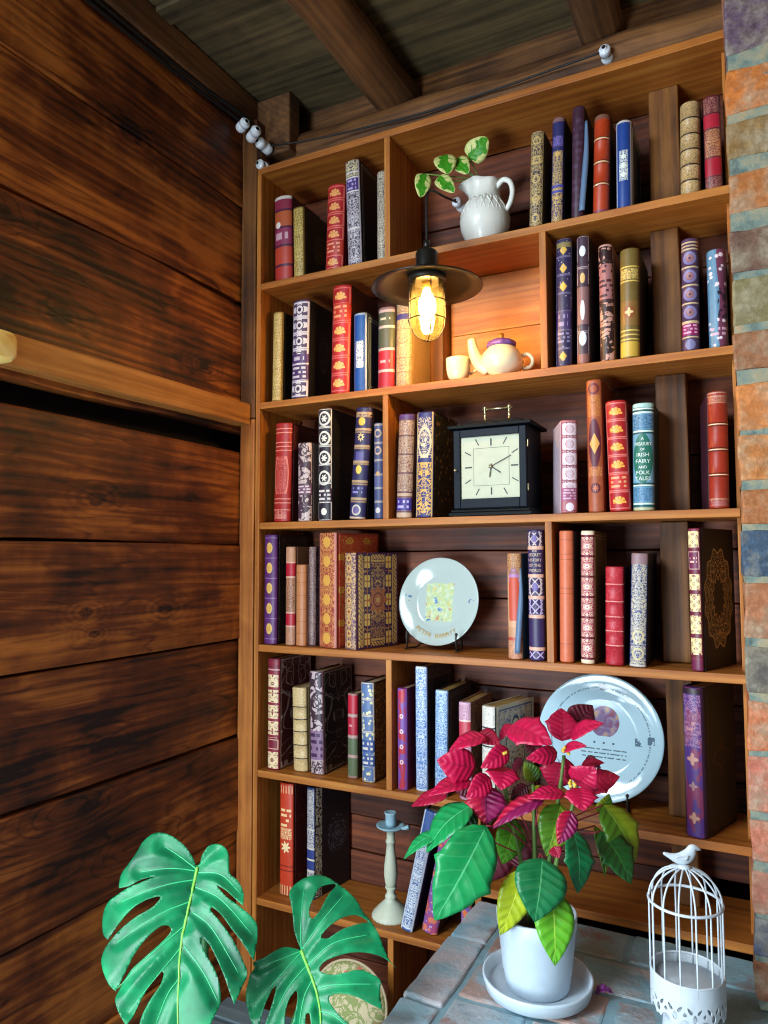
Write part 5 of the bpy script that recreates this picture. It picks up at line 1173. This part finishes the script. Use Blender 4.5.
# fallen bract
bp = at(604, 996, LEDGE+.004, 2); o = leaf('fallen_petal', bp+Vector((-.014, 0, 0)), bp+Vector((.014, .008, .004)), .016, leaf_mat('dry_petal', '#8c3c8c', '#5a2060'), None, nhint=Vector((0, -.3, 1)), bow=.25, fold=.6, wave=.12); tag(o, 'small dry purple petal fallen on the brick ledge beside the saucer', 'petal')

# ------------------------------------------------------------------ birdcage
M_cage = plain('white_painted_metal', '#b9c2c8', .4)
GX, GY = 1.022, -.286
cage = empty('birdcage', (GX, GY, LEDGE+.0005))
RR = .0515; ZB, ZD = .096, .197
bm = bmesh.new(); lathe(bm, [(.0, 0), (.0375, 0), (.039, .003), (.0375, .006), (.0355, .030), (.0365, .080), (.0, .080)], 44); obj('pedestal', bm, M_cage, cage, smooth=True)
bm = bmesh.new(); lathe(bm, [(.0, .0795), (RR-.001, .0795), (RR-.001, .082), (.0, .082)], 48); obj('floor_plate', bm, M_cage, cage, smooth=True)
# pierced lace skirt: a band of scallops with teardrop holes
bm = bmesh.new(); NS = 12; loops = []; ring = 2*PI*RR
def cyl(u, v): a = u/RR; return Vector((RR*1.012*math.cos(a), RR*1.012*math.sin(a), v))
pts2, edges, holes = [], [], []
def addloop(lst):
    n0 = len(pts2); pts2.extend(Vector(p) for p in lst); edges.extend((n0+i, n0+(i+1) % len(lst)) for i in range(len(lst))); return list(range(n0, n0+len(lst)))
P_ = ring/NS
outer = [(0, ZB), (ring, ZB)]
bot = []
for k in range(NS*12+1):
    u = ring-k*P_/12; t = (u/P_) % 1; bot.append((u, .052-.0105*abs(math.sin(PI*t))+.0035*(abs(math.sin(PI*t*3)))))
top = [(ring*k/80, ZB) for k in range(81)]
face = [addloop(top+bot)]
for k in range(NS):
    c = (k+.5)*P_
    for du, dv, ra, rb, rot in ((0, .055, .0032, .0058, 0), (-.0068, .065, .0022, .0052, .6), (.0068, .065, .0022, .0052, -.6), (P_/2, .059, .0026, .0030, 0)):
        if du == P_/2 and k == NS-1: continue
        lp_ = []
        for q in range(14):
            a_ = 2*PI*q/14; x_, y_ = ra*math.cos(a_)*(1-.35*math.sin(a_)), rb*math.sin(a_); lp_.append((c+du+x_*math.cos(rot)-y_*math.sin(rot), dv+x_*math.sin(rot)+y_*math.cos(rot)))
        face.append(addloop(lp_))
for k in range(1, 100):
    for q in (.086, .076): pts2.append(Vector((ring*k/100, q)))
v2, e2, f2, *_ = delaunay_2d_cdt(pts2, edges, face, 2, 1e-6)
vv = [bm.verts.new(cyl(p.x, p.y)) for p in v2]
for q in f2:
    try: bm.faces.new([vv[i] for i in q])
    except ValueError: pass
bmesh.ops.remove_doubles(bm, verts=bm.verts[:], dist=1e-5); bmesh.ops.recalc_face_normals(bm, faces=bm.faces[:])
obj('lace_skirt', bm, M_cage, cage, solid=.0014)
bm = bmesh.new(); tube(bm, [(math.cos(2*PI*k/48)*RR, math.sin(2*PI*k/48)*RR, ZB) for k in range(48)], .0018, 8, closed=True); obj('base_rim', bm, M_cage, cage, smooth=True)
bm = bmesh.new(); tube(bm, [(math.cos(2*PI*k/48)*(RR+.001), math.sin(2*PI*k/48)*(RR+.001), ZD) for k in range(48)], .0022, 8, closed=True); obj('hoop', bm, M_cage, cage, smooth=True)
for k in range(14):
    a_ = 2*PI*(k+.3)/14; c, s_ = math.cos(a_)*RR, math.sin(a_)*RR; bm = bmesh.new()
    tube(bm, [(c, s_, .0825), (c, s_, ZD-.02), (c, s_, ZD)]+[(c*math.cos(t), s_*math.cos(t), ZD+.049*math.sin(t)) for t in (.25, .5, .75, 1.0, 1.25, 1.45, 1.55)], .0014, 7, 3); obj('bar', bm, M_cage, cage, smooth=True)
bm = bmesh.new(); lathe(bm, [(.0, ZD+.047), (.009, ZD+.0475), (.010, ZD+.050), (.006, ZD+.053), (.0, ZD+.0535)], 20); obj('dome_cap', bm, M_cage, cage, smooth=True)
# cast bird finial
bm = bmesh.new()
sp = [((-.031, 0, .0150), .0030), ((-.024, 0, .0120), .0038), ((-.015, 0, .0085), .0062), ((-.006, 0, .0065), .0098), ((.002, 0, .0085), .0112), ((.008, 0, .0135), .0098), ((.0115, 0, .0195), .0080), ((.0135, 0, .0235), .0076), ((.0180, 0, .0235), .0050), ((.0225, 0, .0215), .0016), ((.0255, 0, .0205), .0004)]
rg = []
for i, (p, r) in enumerate(sp):
    a_ = Vector(sp[max(i-1, 0)][0]); b_ = Vector(sp[min(i+1, len(sp)-1)][0]); t = (b_-a_).normalized(); yv = Vector((0, 1, 0)); w = t.cross(yv)
    rg.append([bm.verts.new(Vector(p)+yv*(r*.62*math.cos(2*PI*k/16))+w*(r*math.sin(2*PI*k/16)*(1.0 if i > 1 else .8))) for k in range(16)])
for i in range(len(rg)-1):
    for k in range(16): bm.faces.new((rg[i][k], rg[i][(k+1) % 16], rg[i+1][(k+1) % 16], rg[i+1][k]))
bm.faces.new(rg[0][::-1]); bm.faces.new(rg[-1]); bmesh.ops.recalc_face_normals(bm, faces=bm.faces[:])
o = obj('bird_finial', bm, M_cage, cage, smooth=True, subsurf=1); o.location = (0, 0, ZD+.0545); o.rotation_euler = (0, 0, math.radians(22))
for s_ in (-1, 1):
    bm = bmesh.new(); 
    for k in range(3): tube(bm, [(-.016+k*.002, s_*.0045, .0085+k*.002), (-.006+k*.002, s_*.0066, .0075+k*.0022), (.003+k*.001, s_*.0070, .0085+k*.0022)], [.0007, .0016], 6, 3)
    w = obj('wing', bm, M_cage, o, smooth=True)
tag(cage, 'white wire birdcage with a bird finial and pierced lace skirt on the brick ledge', 'birdcage')

# ------------------------------------------------------------------ monstera
def monstera_mat():
    m = Mat('monstera_leaf', '#148a52', .38, spec=.36); u, v, _ = coords('UV'); x, y, z = coords(); n = enoise(xyz(x, y, z), 14, 3, .6); n2 = enoise(xyz(x, y, z), 60, 2)
    vein = attr_col('vein')
    c = ramp(n*.75+n2*.25, [(.3, '#064830'), (.5, '#0b7044'), (.7, '#1a925a')])
    sep = m.nt.nodes.new('ShaderNodeSeparateColor'); m.nt.links.new(vein.s, sep.inputs[0]); mid = E(sep.outputs[0]); side = E(sep.outputs[1])
    c = emix(clamp01(side*.5), c, '#5cc884'); c = emix(mid, c, '#86d04a')
    m.set('Base Color', c); m.bump(side*.5+n2*.05, .25, .0012); return m.m
M_mon = monstera_mat(); M_rib = plain('pale_green_rib', '#7cc248', .4); M_vein = plain('pale_green_vein', '#3cb878', .4)
M_petm = plain('monstera_petiole', '#2c6a34', .4)
def monstera_leaf(parent, outline, holes, mid, veins, toimg, wpx, center, nrm, W3, name='leaf', bend=.0):
    """outline etc. in drawing units; toimg -> photo frame; the blade lies on a curved sheet through `center`"""
    def plane(px, py):
        d = _f+(px-384)/F_PX*_r-(py-512)/F_PX*_u; return CAM+d*((center-CAM).dot(nrm)/d.dot(nrm))
    pts, edges, faces = [], [], []
    def dens(lp, step, closed=True):
        out = []; n = len(lp)
        for i in range(n if closed else n-1):
            a, b = Vector(lp[i]), Vector(lp[(i+1) % n]); k = max(1, int((b-a).length/step))
            out += [a.lerp(b, j/k) for j in range(k)]
        return out
    def sm(lp):
        c = [Vector(p) for p in lp]; out = []; n = len(c)
        for i in range(n):
            a, b, d_, e_ = c[i-1], c[i], c[(i+1) % n], c[(i+2) % n]
            sharp = lambda p, q, r: (q-p).normalized().dot((r-q).normalized()) < .1
            t0 = Vector((0, 0)) if sharp(a, b, d_) else (d_-a)*.5; t1 = Vector((0, 0)) if sharp(b, d_, e_) else (e_-b)*.5
            L = (d_-b).length; 
            if t0.length > L: t0 = t0.normalized()*L
            if t1.length > L: t1 = t1.normalized()*L
            for k in range(5):
                t = k/5; h00 = 2*t**3-3*t*t+1; h10 = t**3-2*t*t+t; h01 = -2*t**3+3*t*t; h11 = t**3-t*t
                out.append(b*h00+t0*h10+d_*h01+t1*h11)
        return out
    loops = [sm(outline)]+[sm(h_) for h_ in holes]
    for lp in loops:
        n0 = len(pts); pts += lp; edges += [(n0+i, n0+(i+1) % len(lp)) for i in range(len(lp))]; faces.append(list(range(n0, n0+len(lp))))
    xs = [p.x for p in loops[0]]; ys = [p.y for p in loops[0]]
    def inside(p, lp):
        r = False; j = len(lp)-1
        for i in range(len(lp)):
            if (lp[i].y > p.y) != (lp[j].y > p.y) and p.x < (lp[j].x-lp[i].x)*(p.y-lp[i].y)/(lp[j].y-lp[i].y)+lp[i].x: r = not r
            j = i
        return r
    g = 11; yy = min(ys)
    while yy < max(ys):
        xx = min(xs)
        while xx < max(xs):
            p = Vector((xx+random.uniform(-1, 1), yy+random.uniform(-1, 1)))
            if inside(p, loops[0]) and not any(inside(p, h_) for h_ in loops[1:]): pts.append(p)
            xx += g
        yy += g
    v2, e2, f2, *_ = delaunay_2d_cdt(pts, edges, faces, 2, 1e-4)
    midc = catmull([Vector((p[0], p[1], 0)) for p in mid], 12)
    vc = [catmull([Vector((p[0], p[1], 0)) for p in q], 8) for q in veins]
    def dist(p, c):
        best = 1e9; bi = 0
        for i in range(len(c)-1):
            a, b = c[i].xy, c[i+1].xy; d = b-a; t = max(0, min(1, (p-a).dot(d)/max(d.dot(d), 1e-9))); q = (p-a-d*t).length
            if q < best: best = q; bi = i+t; sgn = (d.x*(p.y-a.y)-d.y*(p.x-a.x))
        return best, bi/(len(c)-1)
    bm = bmesh.new(); uv = bm.loops.layers.uv.new('UVMap'); vl = bm.loops.layers.float_color.new('vein'); vv = []; info = []
    wid = max(xs)-min(xs)
    for p in v2:
        dm, tm = dist(p, midc); dv = min(dist(p, c)[0] for c in vc)
        P = plane(*toimg(p.x, p.y)); q = dm/wid
        off = W3*(.30*q-.75*q*q) + W3*.013*math.cos(min(dv, 60)/60*PI)*-1 - W3*bend*tm*tm
        vv.append(bm.verts.new(P+nrm*off)); info.append((max(0, 1-dm/(5.5*(1-.5*tm))) if dm < 5.5 else 0, max(0, 1-dv/4.0)))
    for q in f2:
        try: fc = bm.faces.new([vv[i] for i in q])
        except ValueError: continue
        for lp, i in zip(fc.loops, q):
            lp[uv].uv = (v2[i].x/800, v2[i].y/800); lp[vl] = (0, 0, 0, 1)
    bmesh.ops.recalc_face_normals(bm, faces=bm.faces[:])
    cos_ = [v.co.copy() for v in vv]
    mp = []
    for i in range(0, len(midc), 4):
        j = min(range(len(v2)), key=lambda q: (v2[q]-midc[i].xy).length); P = plane(*toimg(midc[i].x, midc[i].y)); mp.append(P+nrm*((cos_[j]-plane(*toimg(v2[j].x, v2[j].y))).dot(nrm)+.0006))
    o = obj(name, bm, M_mon, None, smooth=True, solid=.0009)
    tb = bmesh.new(); tube(tb, mp, [.0026, .0009], 8, 3); r_ = obj('midrib', tb, M_rib, o, smooth=True)
    for c in vc:
        sp_ = []
        for i in range(0, len(c), 2):
            p = c[i].xy; near = sorted(range(len(v2)), key=lambda q: (v2[q]-p).length)[:4]; ww = [1/((v2[q]-p).length+2) for q in near]
            offv = sum(w_*(cos_[q]-plane(*toimg(v2[q].x, v2[q].y))).dot(nrm) for q, w_ in zip(near, ww))/sum(ww); sp_.append(plane(*toimg(p.x, p.y))+nrm*(offv+.0003))
        tb = bmesh.new(); tube(tb, sp_, [.0011, .0005], 6, 3); obj('side_vein', tb, M_vein, o, smooth=True)
    o.parent = parent; o.matrix_parent_inverse = Matrix.Translation(-Vector(parent.location))
    return plane
mon = empty('monstera', (.33, -.66, 0))
o1 = [(450, 150), (440, 120), (400, 70), (340, 30), (280, 22), (230, 55), (205, 95), (170, 140), (130, 190), (122, 245), (172, 240), (230, 214), (285, 206), (222, 228), (150, 252), (80, 290), (52, 330), (44, 390), (52, 440), (70, 458), (122, 398), (180, 342), (240, 306), (298, 291), (303, 302), (268, 336), (200, 372), (120, 425), (72, 472), (40, 530), (44, 582), (72, 648), (100, 674), (142, 606), (192, 528), (250, 460), (308, 414), (338, 412), (345, 428), (312, 468), (240, 532), (170, 592), (122, 660), (100, 712), (115, 772), (148, 828), (182, 776), (215, 710), (260, 642), (300, 598), (311, 606), (300, 650), (252, 722), (215, 792), (206, 850), (250, 920), (320, 970), (372, 1010),
      (425, 950), (480, 870), (522, 800), (552, 730), (552, 660), (535, 600), (500, 540), (474, 480), (482, 461), (510, 492), (542, 552), (572, 622), (592, 682), (612, 736), (650, 655), (668, 602), (652, 552), (612, 472), (562, 402), (517, 350), (524, 338), (560, 366), (602, 422), (650, 482), (696, 548), (711, 470), (712, 402), (690, 370), (642, 332), (582, 288), (542, 244), (582, 266), (622, 300), (655, 330), (656, 270), (632, 222), (598, 190), (597, 132), (585, 92), (550, 67), (510, 75), (480, 110), (468, 142)]
m1 = [(458, 158), (438, 250), (408, 380), (386, 480), (374, 620), (368, 760), (370, 1005)]
v1 = [[(455, 165), (390, 120), (320, 75)], [(450, 172), (350, 168), (220, 180)], [(443, 210), (320, 240), (130, 300)], [(430, 300), (300, 360), (110, 470)], [(405, 400), (290, 500), (110, 660)], [(385, 490), (330, 560), (160, 760)], [(374, 620), (320, 700), (260, 850)],
      [(460, 160), (500, 120), (540, 90)], [(462, 180), (560, 195), (640, 270)], [(448, 240), (560, 300), (690, 440)], [(440, 350), (520, 420), (630, 600)], [(400, 490), (480, 600), (540, 720)]]
nrm1 = Vector((.34, -.62, .70)).normalized()
d0 = _f+(185-384)/F_PX*_r-(910-512)/F_PX*_u; c1 = CAM+d0*1.10
pl1 = monstera_leaf(mon, o1, [], m1, v1, lambda x_, y_: (90+x_/4.267, 830+y_/4.267), 155, c1, nrm1, .24, bend=.10)
o2 = [(318, 408), (300, 368), (286, 310), (280, 240), (270, 182), (262, 135), (290, 90), (340, 56), (400, 42), (450, 58), (492, 86), (542, 122), (582, 166), (617, 225), (648, 262), (690, 330), (715, 400), (740, 452), (770, 486), (720, 446), (650, 424), (562, 424), (482, 446), (430, 470), (410, 496), (415, 516), (470, 530), (530, 520), (602, 505), (660, 526), (698, 552), (695, 612), (706, 692), (650, 668), (582, 634), (512, 619), (470, 625), (452, 642), (462, 672), (502, 722), (552, 765), (600, 800), (570, 860), (500, 920), (430, 960), (400, 900), (366, 830), (364, 764), (357, 711), (341, 716), (336, 764), (335, 830), (310, 900), (280, 840), (277, 764), (286, 722), (300, 652), (301, 612), (294, 606), (265, 642), (246, 702), (240, 764), (238, 860), (190, 850), (132, 812), (140, 764), (170, 692), (194, 622), (200, 582), (180, 600), (150, 660), (122, 740), (100, 800), (78, 764), (64, 722), (50, 652), (55, 602), (75, 532), (95, 496), (90, 470), (140, 450), (190, 420), (240, 398), (290, 401)]
h2 = [[(474, 86), (410, 106), (381, 160), (361, 210), (362, 250), (378, 263), (410, 222), (450, 142), (482, 98)], [(630, 262), (580, 241), (520, 256), (460, 296), (420, 340), (417, 355), (450, 355), (520, 311), (600, 281), (640, 272)]]
m2 = [(318, 410), (345, 480), (375, 560), (398, 640), (408, 720), (412, 800), (430, 950)]
v2_ = [[(318, 408), (318, 300), (330, 120)], [(322, 405), (420, 270), (520, 140)], [(350, 480), (470, 380), (640, 330)], [(395, 590), (480, 575), (660, 570)], [(410, 700), (470, 720), (560, 790)], [(316, 412), (230, 450), (120, 490)], [(318, 418), (230, 520), (90, 680)], [(345, 480), (250, 600), (160, 780)], [(370, 550), (330, 640), (300, 800)]]
nrm2 = Vector((.30, -.74, .60)).normalized()
d0 = _f+(312-384)/F_PX*_r-(955-512)/F_PX*_u; c2 = CAM+d0*1.12
pl2 = monstera_leaf(mon, o2, h2, m2, v2_, lambda x_, y_: (235+x_/4.8, 865+y_/4.8), 140, c2, nrm2, .21, bend=.06)
a1 = pl1(90+458/4.267, 830+158/4.267); a2 = pl2(235+318/4.8, 865+410/4.8)
st = Vector((.33, -.66, .30))
for a_, dn in ((a1, nrm1), (a2, nrm2)):
    pb = a_-dn*.06; stem(mon, [st, st.lerp(pb, .5)+Vector((0, .04, .02)), pb-Vector((0, 0, .03))-dn*.03, pb+dn*.02+Vector((0, 0, .012)), a_-dn*.003], [.009, .0035], M_petm, 'petiole')
bm = bmesh.new(); lathe(bm, [(.0, 0), (.10, 0), (.105, .005), (.13, .22), (.136, .225), (.136, .245), (.126, .245), (.12, .2), (.0, .2)], 40); obj('pot', bm, plain('grey_clay_pot', '#6c665e', .7), mon, smooth=True)
bm = bmesh.new(); lathe(bm, [(.0, .2005), (.118, .2005), (.12, .222), (.06, .23), (.0, .232)], 28); obj('soil', bm, M_soil, mon, smooth=True)
bm = bmesh.new(); tube(bm, [(0, 0, .22), (.004, 0, .26), (0, 0, .31)], [.014, .011], 10, 4); obj('stem', bm, M_petm, mon, smooth=True)
tag(mon, 'large potted monstera with two glossy split leaves in front of the bookcase', 'plant')

# ------------------------------------------------------------------ bench and cushion behind the monstera
M_bench = wood('grey_blue_paint', '#3e4e56', '#64767c', '#82949a', 'x', 1, rough=.6, blotch=.3, fine=.5, var=.15)
ben = empty('slatted_bench', (.27, -.20, 0))
for k in range(4):
    bm = bmesh.new(); grid_box(bm, -.30, .285, -.17+k*.083, -.10+k*.083, .425, .447, (4, 1, 1)); obj('slat', bm, M_bench, ben, bevel=.002)
for sx in (-.27, .24):
    for sy in (-.15, .12):
        bm = bmesh.new(); box(bm, sx, sx+.035, sy, sy+.035, 0, .424); obj('leg', bm, M_bench, ben, bevel=.002)
bm = bmesh.new(); box(bm, -.235, .24, -.14, -.12, .37, .424); box(bm, -.235, .24, .125, .145, .37, .424); obj('apron', bm, M_bench, ben, bevel=.002)
tag(ben, 'grey-blue painted slatted bench low behind the monstera leaves', 'bench')
def floral():
    m = Mat('floral_fabric', rough=.85); x, y, z = coords(); v = xyz(x, y, z); n = enoise(v, 34, 2, .5, 2.0); d = evoro(v, 26); n2 = enoise(v, 60, 2, .5, 1.5)
    c = emix(clamp01((eabs(n-.5) < .06)*1.0), '#cdbf98', '#8f9a5c'); c = emix(d < .19, c, '#c2705c'); c = emix(d < .08, c, '#dcb070'); c = emix((n2 > .63)*.7, c, '#8f9a5c'); m.set('Base Color', c); return m.m
cu = empty('floral_cushion', (.315, -.090, .4545)); cu.rotation_euler = (math.radians(-16), 0, 0)
bm = bmesh.new(); Rc = .080
lathe(bm, [(.0, -.034), (Rc*.45, -.032), (Rc*.8, -.022), (Rc*.97, -.008), (Rc, 0), (Rc*.97, .008), (Rc*.8, .022), (Rc*.45, .032), (.0, .034)], 44)
for v in bm.verts: v.co = Vector((v.co.x*1.12, v.co.z, v.co.y+Rc*1.0))
bmesh.ops.recalc_face_normals(bm, faces=bm.faces[:]); obj('cushion_cover', bm, floral(), cu, smooth=True, subsurf=1)
bm = bmesh.new(); tube(bm, [(Rc*1.125*math.cos(2*PI*k/48), 0, Rc+Rc*1.004*math.sin(2*PI*k/48)) for k in range(48)], .0028, 8, closed=True); obj('piping', bm, plain('cream_piping', '#b8a888', .8), cu, smooth=True)
tag(cu, 'round cream cushion with a floral print standing on the bench behind the right monstera leaf', 'cushion')
# ------------------------------------------------------------------ light
sc = bpy.context.scene
w = bpy.data.worlds.new('world'); sc.world = w; w.use_nodes = True
bg = w.node_tree.nodes['Background']; bg.inputs[0].default_value = (.80, .88, 1.0, 1); bg.inputs[1].default_value = .04
def area(name, loc, target, sx, sy, power, col):
    l = bpy.data.lights.new(name, 'AREA'); l.shape = 'RECTANGLE'; l.size = sx; l.size_y = sy; l.energy = power; l.color = col
    o = bpy.data.objects.new(name, l); COL.objects.link(o); o.location = loc
    o.rotation_euler = (Vector(target)-Vector(loc)).to_track_quat('-Z', 'Y').to_euler(); return o
area('window_daylight', (-.25, -1.95, 2.40), (.78, -.5, .30), 1.0, .8, 98, (.78, .90, 1.0))
area('low_cool_fill', (.05, -1.9, 1.02), (.72, -.15, .78), .9, .8, 56, (.76, .89, 1.0))  # added cool fill from an unseen source, brightens the lower rows
area('warm_wall_fill', (1.9, -1.9, 2.45), (0.1, -.3, 1.4), .5, .5, 3.5, (1.0, .74, .45))  # unseen warm fill, added to lift the plank wall
sc.view_settings.view_transform = 'Standard'; sc.view_settings.look = 'None'; sc.view_settings.gamma = 1; sc.view_settings.use_curve_mapping = False
sc.cycles.filter_width = 1.15
sc.view_settings.exposure = 0.0
